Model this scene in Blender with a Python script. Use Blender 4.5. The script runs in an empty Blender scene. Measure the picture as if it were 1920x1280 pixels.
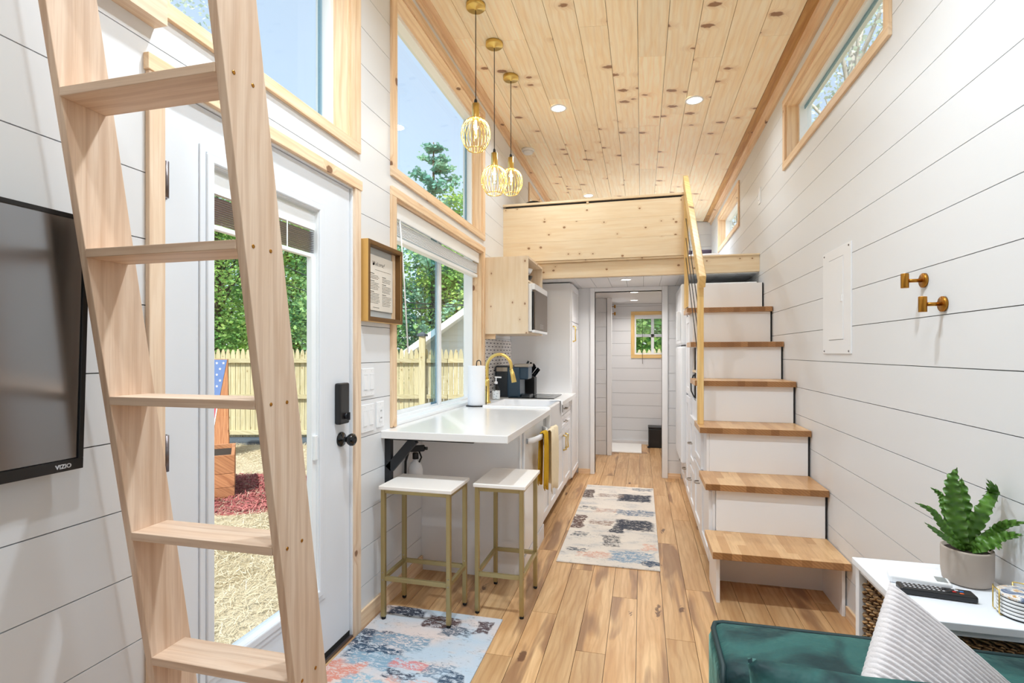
import bpy, math, random
import numpy as np
from mathutils import Vector, Matrix

random.seed(7)
rng = np.random.default_rng(7)
SC = bpy.context.scene
COL = SC.collection
PI = math.pi

# ------------------------------------------------------------------ camera, world, lights
TH = math.atan(243 / 973.0)
cd = bpy.data.cameras.new('camera')
cam = bpy.data.objects.new('camera', cd)
COL.objects.link(cam)
cam.location = (0, 0, 1.3)
cam.rotation_euler = (PI / 2, 0, TH)
cd.sensor_width = 36
cd.lens = 36 * 973 / 1920.0
cd.shift_y = 20 / 1920.0
cd.clip_start = 0.03
cd.clip_end = 500
SC.camera = cam

SC.view_settings.view_transform = 'Standard'
SC.view_settings.look = 'None'
SC.view_settings.gamma = 1
SC.view_settings.use_curve_mapping = False
SC.view_settings.exposure = 0.0
SC.cycles.use_denoising = True
SC.cycles.max_bounces = 10
SC.cycles.diffuse_bounces = 6
SC.cycles.transparent_max_bounces = 16
SC.cycles.caustics_reflective = False
SC.cycles.caustics_refractive = False
SC.cycles.sample_clamp_indirect = 6

world = bpy.data.worlds.new('world')
SC.world = world
world.use_nodes = True
wn = world.node_tree
wn.nodes.clear()
sky = wn.nodes.new('ShaderNodeTexSky')
sky.sky_type = 'NISHITA'
sky.sun_disc = False
sky.sun_elevation = math.radians(52)
sky.sun_rotation = math.radians(180)
sky.air_density = 1.0
sky.dust_density = 1.5
sky.ozone_density = 1.2
bg1 = wn.nodes.new('ShaderNodeBackground'); bg1.inputs[1].default_value = 0.14
bg2 = wn.nodes.new('ShaderNodeBackground'); bg2.inputs[0].default_value = (0.78, 0.90, 1.0, 1); bg2.inputs[1].default_value = 0.66
add = wn.nodes.new('ShaderNodeAddShader')
wo = wn.nodes.new('ShaderNodeOutputWorld')
wn.links.new(sky.outputs[0], bg1.inputs[0])
wn.links.new(bg1.outputs[0], add.inputs[0]); wn.links.new(bg2.outputs[0], add.inputs[1])
wn.links.new(add.outputs[0], wo.inputs[0])

SUN_POWER = 6.0
sl = bpy.data.lights.new('sun', 'SUN'); sl.energy = SUN_POWER; sl.angle = math.radians(0.6); sl.color = (1.0, 0.96, 0.88)
sun = bpy.data.objects.new('sun', sl); COL.objects.link(sun)
sun.rotation_euler = Vector((0.0, math.cos(math.radians(50)), -math.sin(math.radians(50)))).to_track_quat('-Z', 'Y').to_euler()

LAMP_W = 18.0      # each ceiling downlight
LAMP_COL = (0.82, 0.925, 1.0)
DIFF_W = 55.0

# ------------------------------------------------------------------ colour and node helpers
def lin(c):
    return tuple(((v / 255.0) / 12.92 if v / 255.0 <= 0.04045 else ((v / 255.0 + 0.055) / 1.055) ** 2.4) for v in c)

class NT:
    def __init__(self, name):
        self.m = bpy.data.materials.new(name); self.m.use_nodes = True
        self.t = self.m.node_tree; self.t.nodes.clear()
        self.out = self.n('ShaderNodeOutputMaterial')
    def n(self, kind, **kw):
        o = self.t.nodes.new(kind)
        for k, v in kw.items(): setattr(o, k, v)
        return o
    def l(self, a, b): self.t.links.new(a, b)
    def put(self, sock, v):
        if isinstance(v, bpy.types.NodeSocket): self.l(v, sock)
        elif isinstance(v, (tuple, list)):
            v = tuple(v)
            if len(sock.default_value) == 4 and len(v) == 3: v = v + (1,)
            sock.default_value = v
        else: sock.default_value = v
    def math(self, op, a, b=0.0, c=None, clamp=False):
        o = self.n('ShaderNodeMath', operation=op); o.use_clamp = clamp
        self.put(o.inputs[0], a); self.put(o.inputs[1], b)
        if c is not None: self.put(o.inputs[2], c)
        return o.outputs[0]
    def mix(self, f, a, b, mode='MIX'):
        o = self.n('ShaderNodeMix', data_type='RGBA', blend_type=mode)
        self.put(o.inputs[0], f); self.put(o.inputs[6], a); self.put(o.inputs[7], b)
        return o.outputs[2]
    def ramp(self, f, stops):
        o = self.n('ShaderNodeValToRGB')
        e = o.color_ramp.elements
        while len(e) < len(stops): e.new(0.5)
        for i, (p, c) in enumerate(stops):
            e[i].position = p
            e[i].color = (c, c, c, 1) if isinstance(c, (int, float)) else tuple(c) + (1,)
        self.put(o.inputs[0], f)
        return o.outputs[0]
    def noise(self, vec, scale, detail=3, rough=0.5, dist=0.0):
        o = self.n('ShaderNodeTexNoise'); self.l(vec, o.inputs['Vector'])
        o.inputs['Scale'].default_value = scale; o.inputs['Detail'].default_value = detail
        o.inputs['Roughness'].default_value = rough; o.inputs['Distortion'].default_value = dist
        return o.outputs['Fac']
    def vor(self, vec, scale, dims='3D', feature='F1'):
        o = self.n('ShaderNodeTexVoronoi', voronoi_dimensions=dims, feature=feature)
        self.l(vec, o.inputs['Vector']); o.inputs['Scale'].default_value = scale
        return o
    def bsdf(self, color, rough=0.5, metal=0.0, bump=None, bstr=0.2, bdist=0.01, spec=0.5, coat=0.0, trans=0.0, emis=None, estr=0.0, sheen=0.0, alpha=None):
        b = self.n('ShaderNodeBsdfPrincipled')
        self.put(b.inputs['Base Color'], color); self.put(b.inputs['Roughness'], rough)
        b.inputs['Metallic'].default_value = metal
        b.inputs['Specular IOR Level'].default_value = spec
        b.inputs['Coat Weight'].default_value = coat
        b.inputs['Transmission Weight'].default_value = trans
        if sheen:
            b.inputs['Sheen Weight'].default_value = sheen
        if emis is not None:
            self.put(b.inputs['Emission Color'], emis); b.inputs['Emission Strength'].default_value = estr
        if bump is not None:
            bp = self.n('ShaderNodeBump'); bp.inputs['Strength'].default_value = bstr; bp.inputs['Distance'].default_value = bdist
            self.l(bump, bp.inputs['Height']); self.l(bp.outputs[0], b.inputs['Normal'])
        self.l(b.outputs[0], self.out.inputs[0])
        return b
    def coord(self, rnd=True):
        tc = self.n('ShaderNodeTexCoord')
        if not rnd: return tc.outputs['Object']
        oi = self.n('ShaderNodeObjectInfo')
        cx = self.n('ShaderNodeCombineXYZ')
        for i, k in enumerate((31.0, 17.0, 23.0)):
            self.l(self.math('MULTIPLY', oi.outputs['Random'], k), cx.inputs[i])
        a = self.n('ShaderNodeVectorMath', operation='ADD')
        self.l(tc.outputs['Object'], a.inputs[0]); self.l(cx.outputs[0], a.inputs[1])
        self.rand = oi.outputs['Random']
        return a.outputs[0]
    def scalev(self, v, s):
        a = self.n('ShaderNodeVectorMath', operation='MULTIPLY')
        self.l(v, a.inputs[0]); a.inputs[1].default_value = s
        return a.outputs[0]

def plain(name, rgb, rough=0.5, metal=0.0, spec=0.5, coat=0.0, var=0.03, nscale=12.0, bump=0.0, bscale=60.0, **kw):
    m = NT(name)
    v = m.coord()
    c = lin(rgb)
    nz = m.noise(v, nscale, 4)
    col = m.mix(nz, tuple(x * (1 - var) for x in c), tuple(min(1, x * (1 + var)) for x in c))
    b = m.noise(v, bscale, 3) if bump > 0 else None
    m.bsdf(col, rough, metal, b, bump, 0.004, spec, coat, **kw)
    return m.m

_wc = {}
WOODS = {
    # c1, c2, streak colour, knot colour, knot density 0-1, knot scale, rough, per-board variation
    'ceiling': ((255, 241, 212), (251, 226, 186), (214, 168, 120), (136, 88, 56), 0.54, 3.9, 0.42, 0.06),
    'pine':    ((242, 220, 196), (230, 202, 172), (208, 170, 136), (120, 75, 45), 0.16, 5.0, 0.5, 0.05),
    'trim':    ((242, 216, 184), (230, 196, 156), (204, 160, 120), (110, 68, 42), 0.16, 5.0, 0.5, 0.06),
    'ladder':  ((226, 202, 180), (212, 182, 156), (182, 144, 116), (100, 60, 35), 0.0, 5.0, 0.5, 0.03),
    'loft':    ((238, 218, 186), (232, 206, 168), (212, 178, 136), (140, 96, 62), 0.34, 9.0, 0.45, 0.03),
    'panelwood': ((240, 222, 198), (232, 210, 180), (212, 182, 148), (150, 108, 78), 0.3, 9.0, 0.5, 0.03),
    'rail':    ((240, 208, 148), (228, 188, 120), (204, 158, 92), (120, 76, 40), 0.1, 5.0, 0.35, 0.03),
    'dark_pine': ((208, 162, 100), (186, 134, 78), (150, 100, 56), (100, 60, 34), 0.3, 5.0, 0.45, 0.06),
    'redwood': ((192, 136, 96), (160, 104, 70), (120, 74, 48), (80, 48, 30), 0.2, 5.0, 0.7, 0.12),
    'fence':   ((196, 188, 156), (174, 162, 124), (146, 130, 92), (120, 90, 50), 0.25, 5.0, 0.75, 0.10),
}
GRAIN = {'loft': 0.35, 'panelwood': 0.1, 'ceiling': 0.45, 'fence': 0.6}
ACROSS = {'ceiling': (1.25, 0.85, 1), 'dark_pine': (1.25, 0.85, 1)}
def wood(kind, axis):
    gs = GRAIN.get(kind, 1.0)
    key = kind + '_wood_' + axis
    if key in _wc: return _wc[key]
    c1, c2, c3, ck, kd, ks, rough, var = WOODS[kind]
    c1, c2, c3, ck = lin(c1), lin(c2), lin(c3), lin(ck)
    m = NT(key)
    v = m.coord()
    sp = m.n('ShaderNodeSeparateXYZ'); m.l(v, sp.inputs[0])
    i = 'xyz'.index(axis)
    al = sp.outputs[i]; o1 = sp.outputs[(i + 1) % 3]; o2 = sp.outputs[(i + 2) % 3]
    ac = m.math('ADD', o1, m.math('MULTIPLY', o2, 0.9))
    cv = m.n('ShaderNodeCombineXYZ'); m.l(al, cv.inputs[0]); m.l(ac, cv.inputs[1])
    uv = cv.outputs[0]
    # knots
    kn = m.vor(m.scalev(uv, ACROSS.get(kind, (0.9, 1.25, 1))), ks, '2D')
    sc = m.n('ShaderNodeSeparateColor'); m.l(kn.outputs['Color'], sc.inputs[0])
    on = m.math('LESS_THAN', sc.outputs[0], kd)
    size = m.math('MULTIPLY_ADD', sc.outputs[1], 0.06, 0.04)
    wob = m.math('MULTIPLY', m.math('SUBTRACT', m.noise(uv, 45, 3), 0.5), 0.13 if kind == 'ceiling' else 0.06)
    dd = m.math('SUBTRACT', m.math('ADD', kn.outputs['Distance'], wob), size)
    core = m.math('MULTIPLY', m.ramp(m.math('MULTIPLY_ADD', dd, 14, 0.5), [(0.35, 1.0), (0.75, 0.0)]), on)
    halo = m.math('MULTIPLY', m.ramp(kn.outputs['Distance'], [(0.05, 1.0), (0.26, 0.0)]), on)
    # grain
    off = m.n('ShaderNodeVectorMath', operation='ADD')
    hv = m.n('ShaderNodeCombineXYZ'); m.l(m.math('MULTIPLY', halo, 0.03), hv.inputs[1])
    m.l(uv, off.inputs[0]); m.l(hv.outputs[0], off.inputs[1])
    g1 = m.noise(m.scalev(off.outputs[0], (1.0, 11, 1)), 3.0, 4, 0.55, 0.5)
    g2 = m.noise(m.scalev(off.outputs[0], (1.6, 75, 1)), 3.0, 3, 0.6, 0.3)
    wv = m.n('ShaderNodeTexWave', bands_direction='Y', wave_profile='SIN')
    m.l(m.scalev(off.outputs[0], (0.25, 1, 1)), wv.inputs['Vector'])
    wv.inputs['Scale'].default_value = 9; wv.inputs['Distortion'].default_value = 5; wv.inputs['Detail'].default_value = 2; wv.inputs['Detail Scale'].default_value = 0.9
    col = m.mix(m.ramp(g1, [(0.35, 0.0), (0.68, 1.0)]), c1, c2)
    col = m.mix(m.math('MULTIPLY', m.ramp(g2, [(0.5, 0.0), (0.72, 1.0)]), 0.35 * gs), col, c3)
    col = m.mix(m.math('MULTIPLY', m.ramp(wv.outputs['Fac'], [(0.62, 0.0), (0.95, 1.0)]), 0.30 * gs), col, c3)
    col = m.mix(m.math('MULTIPLY', halo, 0.40), col, c3)
    col = m.mix(m.math('MULTIPLY', core, 0.85), col, ck)
    br = m.math('MULTIPLY_ADD', m.rand, 2 * var, 1 - var)
    hs = m.n('ShaderNodeHueSaturation'); m.l(col, hs.inputs['Color']); m.l(br, hs.inputs['Value'])
    m.bsdf(hs.outputs[0], rough, 0, g2, 0.06, 0.002, 0.35)
    _wc[key] = m.m
    return m.m

def floor_wood():
    m = NT('hickory_floor')
    v = m.coord()
    sp = m.n('ShaderNodeSeparateXYZ'); m.l(v, sp.inputs[0])
    cv = m.n('ShaderNodeCombineXYZ'); m.l(sp.outputs[1], cv.inputs[0]); m.l(sp.outputs[0], cv.inputs[1])
    uv = cv.outputs[0]
    g1 = m.noise(m.scalev(uv, (0.8, 7, 1)), 2.2, 4, 0.55, 0.8)
    g2 = m.noise(m.scalev(uv, (2.0, 60, 1)), 3.0, 3, 0.6, 0.2)
    wv = m.n('ShaderNodeTexWave', bands_direction='Y', wave_profile='SIN')
    m.l(m.scalev(uv, (0.3, 1, 1)), wv.inputs['Vector'])
    wv.inputs['Scale'].default_value = 10; wv.inputs['Distortion'].default_value = 7; wv.inputs['Detail'].default_value = 2
    col = m.mix(m.ramp(g1, [(0.3, 0.0), (0.65, 1.0)]), lin((228, 190, 142)), lin((200, 154, 106)))
    col = m.mix(m.math('MULTIPLY', m.ramp(g2, [(0.45, 0.0), (0.75, 1.0)]), 0.3), col, lin((178, 130, 88)))
    col = m.mix(m.math('MULTIPLY', m.ramp(wv.outputs['Fac'], [(0.6, 0.0), (0.95, 1.0)]), 0.28), col, lin((176, 128, 84)))
    # dark heartwood streaks, only on some boards
    st = m.noise(m.scalev(uv, (0.55, 4.2, 1)), 2.0, 3, 0.5, 0.6)
    some = m.ramp(m.rand, [(0.30, 0.15), (0.5, 1.0)])
    col = m.mix(m.math('MULTIPLY', m.math('MULTIPLY', m.ramp(st, [(0.52, 0.0), (0.60, 1.0)]), some), 0.72), col, lin((132, 94, 68)))
    # knots with tails
    kn = m.vor(m.scalev(uv, (0.42, 1.6, 1)), 3.6, '2D')
    sc = m.n('ShaderNodeSeparateColor'); m.l(kn.outputs['Color'], sc.inputs[0])
    on = m.math('LESS_THAN', sc.outputs[0], 0.26)
    wob = m.math('MULTIPLY', m.noise(m.scalev(uv, (0.7, 1.6, 1)), 13, 4, 0.65, 0.8), 0.5)
    dd = m.math('ADD', kn.outputs['Distance'], wob)
    core = m.math('MULTIPLY', m.ramp(dd, [(0.29, 1.0), (0.33, 0.0)]), on)
    col = m.mix(m.math('MULTIPLY', core, 0.85), col, lin((96, 62, 44)))
    br = m.math('MULTIPLY_ADD', m.rand, 0.22, 0.86)
    hs = m.n('ShaderNodeHueSaturation'); m.l(col, hs.inputs['Color']); m.l(br, hs.inputs['Value'])
    m.bsdf(hs.outputs[0], 0.38, 0, g2, 0.05, 0.002, 0.4)
    return m.m

def butcher(name, axis):
    # butcher block: staves running along the tread width
    m = NT(name)
    v = m.coord()
    sp = m.n('ShaderNodeSeparateXYZ'); m.l(v, sp.inputs[0])
    x, y, z = sp.outputs
    stave = m.math('FLOOR', m.math('MULTIPLY', x, 22))
    jit = m.n('ShaderNodeTexWhiteNoise', noise_dimensions='1D'); m.l(stave, jit.inputs['W'])
    seg = m.math('FLOOR', m.math('ADD', m.math('MULTIPLY', y, 2.6), m.math('MULTIPLY', jit.outputs[0], 9)))
    wn_ = m.n('ShaderNodeTexWhiteNoise', noise_dimensions='2D')
    cv = m.n('ShaderNodeCombineXYZ'); m.l(stave, cv.inputs[0]); m.l(seg, cv.inputs[1]); m.l(cv.outputs[0], wn_.inputs['Vector'])
    g = m.noise(m.scalev(v, (40, 4, 40)), 2.0, 3, 0.6, 0.5)
    col = m.mix(wn_.outputs[0], lin((232, 192, 142)), lin((200, 152, 102)))
    col = m.mix(m.math('MULTIPLY', m.ramp(g, [(0.45, 0.0), (0.75, 1.0)]), 0.35), col, lin((168, 112, 66)))
    geo = m.n('ShaderNodeNewGeometry')
    ny = m.n('ShaderNodeSeparateXYZ'); m.l(geo.outputs['Normal'], ny.inputs[0])
    # end grain shows darker on the nosing, with arcs
    wv = m.n('ShaderNodeTexWave', wave_type='RINGS', rings_direction='SPHERICAL'); m.l(m.scalev(v, (1, 1, 1.4)), wv.inputs['Vector'])
    wv.inputs['Scale'].default_value = 24; wv.inputs['Distortion'].default_value = 2.0
    eg = m.mix(wn_.outputs[0], lin((184, 136, 90)), lin((140, 98, 60)))
    eg = m.mix(m.math('MULTIPLY', wv.outputs['Fac'], 0.35), eg, lin((116, 78, 46)))
    isfront = m.math('GREATER_THAN', m.math('ABSOLUTE', ny.outputs[1]), 0.6)
    col = m.mix(isfront, col, eg)
    m.bsdf(col, 0.32, 0, g, 0.04, 0.002, 0.45)
    return m.m

def rug_mat(name, base, patches, seed):
    m = NT(name)
    tc = m.n('ShaderNodeTexCoord'); v = tc.outputs['Object']
    sp = m.n('ShaderNodeSeparateXYZ'); m.l(v, sp.inputs[0])
    x, y, z = sp.outputs
    big = m.noise(v, 3.1, 3, 0.5, 0.4)
    big2 = m.noise(m.scalev(v, (1, 2.3, 1)), 5.3, 3)
    fine = m.noise(v, 120, 3, 0.7)
    med = m.noise(m.scalev(v, (0.55, 1.3, 1)), 62, 5, 0.8, 0.8)
    col = m.mix(m.ramp(big, [(0.4, 0.0), (0.6, 1.0)]), lin(base[0]), lin(base[1]))
    col = m.mix(m.ramp(big2, [(0.52, 0.0), (0.66, 0.75)]), col, lin(base[2]))
    # scattered flecks everywhere
    fl = m.math('MULTIPLY', m.ramp(med, [(0.57, 0.0), (0.62, 0.85)]), m.ramp(big2, [(0.38, 0.0), (0.58, 0.9)]))
    col = m.mix(fl, col, lin((92, 96, 104)))
    for (cx, cy, hw, hh, c, dens) in patches:
        wobx = m.math('MULTIPLY', m.math('SUBTRACT', m.noise(v, 14 + 3 * cx, 3), 0.5), 0.10)
        ax = m.math('DIVIDE', m.math('ABSOLUTE', m.math('SUBTRACT', m.math('ADD', x, wobx), cx)), hw)
        ay = m.math('DIVIDE', m.math('ABSOLUTE', m.math('SUBTRACT', m.math('ADD', y, wobx), cy)), hh)
        box = m.ramp(m.math('MAXIMUM', ax, ay), [(0.80, 1.0), (1.35, 0.0)])
        f = m.math('MULTIPLY', box, m.ramp(med, [(0.55 - 0.15 * dens, 0.0), (0.60 - 0.15 * dens, 1.0)]))
        col = m.mix(f, col, lin(c))
    col = m.mix(m.math('MULTIPLY', fine, 0.12), col, (0.25, 0.25, 0.25))
    m.bsdf(col, 0.95, 0, fine, 0.5, 0.004, 0.1)
    return m.m

def leaf_mat(name, c1, c2, c3, trans=0.35):
    m = NT(name)
    geo = m.n('ShaderNodeNewGeometry')
    rnd = geo.outputs['Random Per Island']
    tc = m.n('ShaderNodeTexCoord')
    big = m.noise(tc.outputs['Object'], 0.9, 3)
    col = m.mix(rnd, lin(c1), lin(c2))
    col = m.mix(m.ramp(big, [(0.42, 0.0), (0.62, 1.0)]), col, lin(c3))
    d = m.n('ShaderNodeBsdfDiffuse'); t = m.n('ShaderNodeBsdfTranslucent'); mx = m.n('ShaderNodeMixShader')
    m.l(col, d.inputs[0]); m.l(col, t.inputs[0]); mx.inputs[0].default_value = trans
    m.l(d.outputs[0], mx.inputs[1]); m.l(t.outputs[0], mx.inputs[2]); m.l(mx.outputs[0], m.out.inputs[0])
    return m.m

def glass_mat(name, tint=(0.96, 0.985, 0.98), refl=1.0):
    m = NT(name)
    tr = m.n('ShaderNodeBsdfTransparent'); tr.inputs[0].default_value = tint + (1,)
    gl = m.n('ShaderNodeBsdfGlossy'); gl.inputs['Roughness'].default_value = 0.01
    lw = m.n('ShaderNodeFresnel'); lw.inputs[0].default_value = 1.45
    mx = m.n('ShaderNodeMixShader')
    geo = m.n('ShaderNodeNewGeometry')
    front = m.math('SUBTRACT', 1.0, geo.outputs['Backfacing'])
    m.l(m.math('MULTIPLY', m.math('MULTIPLY', lw.outputs[0], refl), front), mx.inputs[0]); m.l(tr.outputs[0], mx.inputs[1]); m.l(gl.outputs[0], mx.inputs[2])
    m.l(mx.outputs[0], m.out.inputs[0])
    return m.m

def emit(name, rgb, s):
    m = NT(name)
    e = m.n('ShaderNodeEmission'); e.inputs[0].default_value = tuple(lin(rgb)) + (1,); e.inputs[1].default_value = s
    m.l(e.outputs[0], m.out.inputs[0])
    return m.m

M = dict(
    wall=plain('shiplap_white', (224, 225, 227), 0.45, var=0.015, nscale=3),
    backing=plain('wall_backing', (120, 118, 116), 0.8),
    white=plain('white_paint', (236, 237, 239), 0.35, var=0.01),
    door=plain('door_white', (226, 230, 236), 0.4, var=0.01),
    cabinet=plain('cabinet_white', (238, 238, 240), 0.3, var=0.01),
    vinyl=plain('white_vinyl', (240, 243, 245), 0.35, var=0.01),
    appliance=plain('appliance_white', (240, 242, 245), 0.22, var=0.01),
    quartz=plain('white_quartz', (240, 239, 238), 0.24, var=0.04, nscale=220, coat=0.3),
    ceramic=plain('sink_ceramic', (246, 246, 247), 0.12, coat=0.5, var=0.01),
    gold=plain('brushed_gold', (228, 198, 118), 0.3, 1.0, var=0.05),
    brass=plain('aged_brass', (176, 124, 52), 0.3, 1.0, var=0.1, nscale=30),
    champagne=plain('champagne_metal', (178, 162, 116), 0.38, 0.75, var=0.04),
    goldframe=plain('gold_frame_leaf', (222, 180, 108), 0.42, 0.35, var=0.06),
    goldframe_in=plain('bronze_frame_edge', (120, 88, 52), 0.45, 0.5, var=0.06),
    black=plain('black_satin', (28, 28, 30), 0.4, var=0.05),
    blackgloss=plain('black_gloss', (14, 15, 17), 0.08, var=0.02),
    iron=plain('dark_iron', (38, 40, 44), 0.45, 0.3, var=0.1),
    screen=plain('tv_screen', (148, 149, 152), 0.2, 1.0, var=0.02),
    nickel=plain('pull_nickel', (170, 160, 148), 0.3, 0.9),
    hinge=plain('hinge_steel', (128, 120, 122), 0.35, 0.8),
    rubber=plain('black_rubber', (18, 18, 18), 0.8),
    seat=plain('white_laminate', (244, 238, 232), 0.4, var=0.015),
    table=plain('white_lacquer', (236, 240, 246), 0.3, var=0.01),
    paper=plain('paper_white', (242, 243, 246), 0.9, var=0.02, nscale=90, bump=0.15, bscale=150),
    paperold=plain('cream_paper', (222, 214, 202), 0.9, var=0.01),
    ink=plain('ink', (70, 66, 64), 0.9),
    matt_grey=plain('mat_board_grey', (190, 192, 190), 0.9),
    navy=plain('coffee_maker_navy', (44, 66, 84), 0.25, var=0.05),
    navy_dark=plain('coffee_maker_dark', (24, 32, 40), 0.3),
    ss=plain('stainless_brown', (128, 116, 106), 0.3, 0.7, var=0.05),
    yellow=plain('towel_mustard', (204, 160, 30), 0.95, var=0.1, nscale=60, bump=0.4, bscale=300),
    cream=plain('towel_cream', (244, 228, 196), 0.95, var=0.06, nscale=60, bump=0.4, bscale=300),
    pot=plain('taupe_ceramic', (176, 162, 150), 0.7, var=0.03, nscale=40),
    soil=plain('potting_soil', (44, 34, 26), 1.0, var=0.4, nscale=160, bump=0.8, bscale=160),
    basket=plain('woven_seagrass', (158, 116, 76), 0.8, var=0.35, nscale=45, bump=0.5, bscale=120),
    linen=plain('bed_linen_white', (240, 240, 244), 0.95),
    purple=plain('dark_purple_cloth', (60, 44, 62), 0.9),
    blue=plain('bath_mat', (246, 244, 240), 0.95, bump=0.5, bscale=200),
    orange=plain('button_orange', (214, 96, 40), 0.5),
    red=plain('button_red', (190, 40, 40), 0.5),
    bluebtn=plain('button_blue', (60, 120, 190), 0.5),
    greybtn=plain('button_grey', (200, 200, 204), 0.5),
    lcd=plain('lcd_grey', (140, 146, 146), 0.3),
    mulch=plain('red_mulch', (156, 84, 84), 0.95, var=0.35, nscale=30, bump=1.0, bscale=60),
    trunk=plain('bark', (104, 86, 70), 0.95, var=0.3, nscale=8, bump=0.8, bscale=20),
    trunk_pale=plain('pale_bark', (190, 186, 180), 0.95, var=0.15, nscale=8),
    siding=plain('white_siding', (236, 238, 236), 0.7),
    shingle=plain('roof_shingle', (120, 124, 128), 0.9, var=0.2, nscale=20),
    stonedark=plain('dark_edging', (70, 80, 90), 0.9, var=0.3, nscale=20),
    glass=glass_mat('window_glass', refl=0.75),
    clear=glass_mat('clear_glass', (0.93, 0.95, 0.95)),
    tint=glass_mat('blue_grey_tint', (0.58, 0.70, 0.76), 0.5),
    lens=emit('lamp_lens', (255, 246, 232), 9.0),
    bulb=emit('bulb_glow', (255, 226, 170), 14.0),
)
M['floor'] = floor_wood()
M['tread'] = butcher('butcher_block', 'x')

def special_mats():
    # velvet
    m = NT('green_velvet'); v = m.coord()
    n1 = m.noise(v, 5.5, 4, 0.55, 0.8); n2 = m.noise(v, 18, 3)
    col = m.mix(m.ramp(n1, [(0.42, 0.0), (0.60, 1.0)]), lin((12, 42, 46)), lin((44, 92, 88)))  # velvet highlight bands and darker areas mixed into the base colour
    col = m.mix(m.math('MULTIPLY', n2, 0.3), col, lin((16, 50, 52)))
    b = m.bsdf(col, 0.62, 0, n2, 0.5, 0.02, 0.3, sheen=0.55)
    b.inputs['Sheen Roughness'].default_value = 0.35
    b.inputs['Sheen Tint'].default_value = tuple(lin((130, 190, 178))) + (1,)
    M['velvet'] = m.m
    M['velvet_dark'] = plain('green_velvet_piping', (14, 44, 46), 0.6)
    # ribbed pillow cloth
    m = NT('ribbed_plush'); v = m.coord()
    n1 = m.noise(v, 30, 3); n2 = m.noise(v, 260, 2)
    col = m.mix(n1, lin((196, 190, 191)), lin((222, 216, 216)))
    m.bsdf(col, 0.95, 0, n2, 0.4, 0.003, 0.15, sheen=0.3)
    M['plush'] = m.m
    # straw ground
    m = NT('straw_ground'); v = m.coord(False)
    n1 = m.noise(v, 1.3, 4); n2 = m.noise(v, 60, 4, 0.7, 2.0); n3 = m.noise(m.scalev(v, (1, 4, 1)), 26, 4, 0.8, 1.5)
    col = m.mix(m.ramp(n1, [(0.4, 0.0), (0.62, 1.0)]), lin((218, 204, 176)), lin((184, 168, 136)))
    col = m.mix(m.ramp(n2, [(0.5, 0.0), (0.66, 0.7)]), col, lin((150, 124, 82)))
    col = m.mix(m.ramp(n3, [(0.55, 0.0), (0.7, 0.6)]), col, lin((244, 232, 202)))
    m.bsdf(col, 0.95, 0, n2, 0.8, 0.02, 0.1)
    M['straw_ground'] = m.m
    M['straw'] = leaf_mat('straw_blades', (232, 222, 200), (196, 180, 148), (216, 202, 174), 0.15)
    M['mulch_chips'] = leaf_mat('mulch_chip', (170, 96, 96), (196, 128, 124), (140, 74, 74), 0.05)
    M['leaf_mid'] = leaf_mat('leaves_mid', (156, 198, 104), (204, 226, 140), (112, 166, 96))
    M['leaf_light'] = leaf_mat('leaves_light', (172, 210, 108), (214, 232, 146), (136, 188, 96))
    M['leaf_dark'] = leaf_mat('leaves_dark', (116, 164, 108), (176, 212, 138), (86, 134, 94))
    M['needle'] = leaf_mat('needles', (150, 200, 172), (192, 226, 200), (124, 180, 168))
    M['leaf_spring'] = leaf_mat('leaves_spring', (206, 222, 204), (236, 242, 234), (186, 206, 196))
    M['fern'] = None
    m = NT('fern_green'); v = m.coord()
    n1 = m.noise(v, 26, 3)
    col = m.mix(n1, lin((42, 88, 22)), lin((98, 142, 48)))
    m.bsdf(col, 0.38, 0, None, spec=0.5)
    M['fern'] = m.m
    # backsplash: pale tiles with dark motif
    m = NT('patterned_tile'); v = m.coord(False)
    sp = m.n('ShaderNodeSeparateXYZ'); m.l(v, sp.inputs[0])
    yy = m.math('MULTIPLY', sp.outputs[1], 9.0); zz = m.math('MULTIPLY', sp.outputs[2], 33.0)
    row = m.math('FLOOR', zz)
    ysh = m.math('ADD', yy, m.math('MULTIPLY', m.math('MODULO', row, 2.0), 0.5))
    fy = m.math('ABSOLUTE', m.math('SUBTRACT', m.math('FRACT', ysh), 0.5)); fz = m.math('ABSOLUTE', m.math('SUBTRACT', m.math('FRACT', zz), 0.5))
    dia = m.math('ADD', fy, fz)
    f = m.ramp(dia, [(0.26, 1.0), (0.32, 0.0)])
    f2 = m.math('GREATER_THAN', fy, 0.42)
    col = m.mix(f, lin((226, 220, 216)), lin((90, 84, 92)))
    col = m.mix(m.math('MULTIPLY', f2, 0.5), col, lin((120, 114, 120)))
    m.bsdf(col, 0.25)
    M['tile'] = m.m
    # marble style print of a coaster
    m = NT('coaster_print'); v = m.coord()
    n1 = m.noise(v, 24, 4, 0.6, 1.4)
    col = m.ramp(n1, [(0.40, lin((40, 66, 110))), (0.50, lin((150, 160, 180))), (0.56, lin((236, 234, 232))), (0.66, lin((200, 150, 80)))])
    m.bsdf(col, 0.3)
    M['coaster_print'] = m.m
    M['coaster'] = plain('coaster_ceramic', (238, 238, 238), 0.5)
    # braided basket
    m = NT('seagrass_weave'); v = m.coord()
    wv = m.n('ShaderNodeTexWave', bands_direction='DIAGONAL'); m.l(m.scalev(v, (1, 1, 1.6)), wv.inputs['Vector'])
    wv.inputs['Scale'].default_value = 26; wv.inputs['Distortion'].default_value = 6; wv.inputs['Detail'].default_value = 3
    col = m.mix(wv.outputs['Fac'], lin((96, 66, 40)), lin((206, 164, 114)))
    m.bsdf(col, 0.85, 0, wv.outputs['Fac'], 1.0, 0.01)
    M['weave'] = m.m
special_mats()

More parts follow.
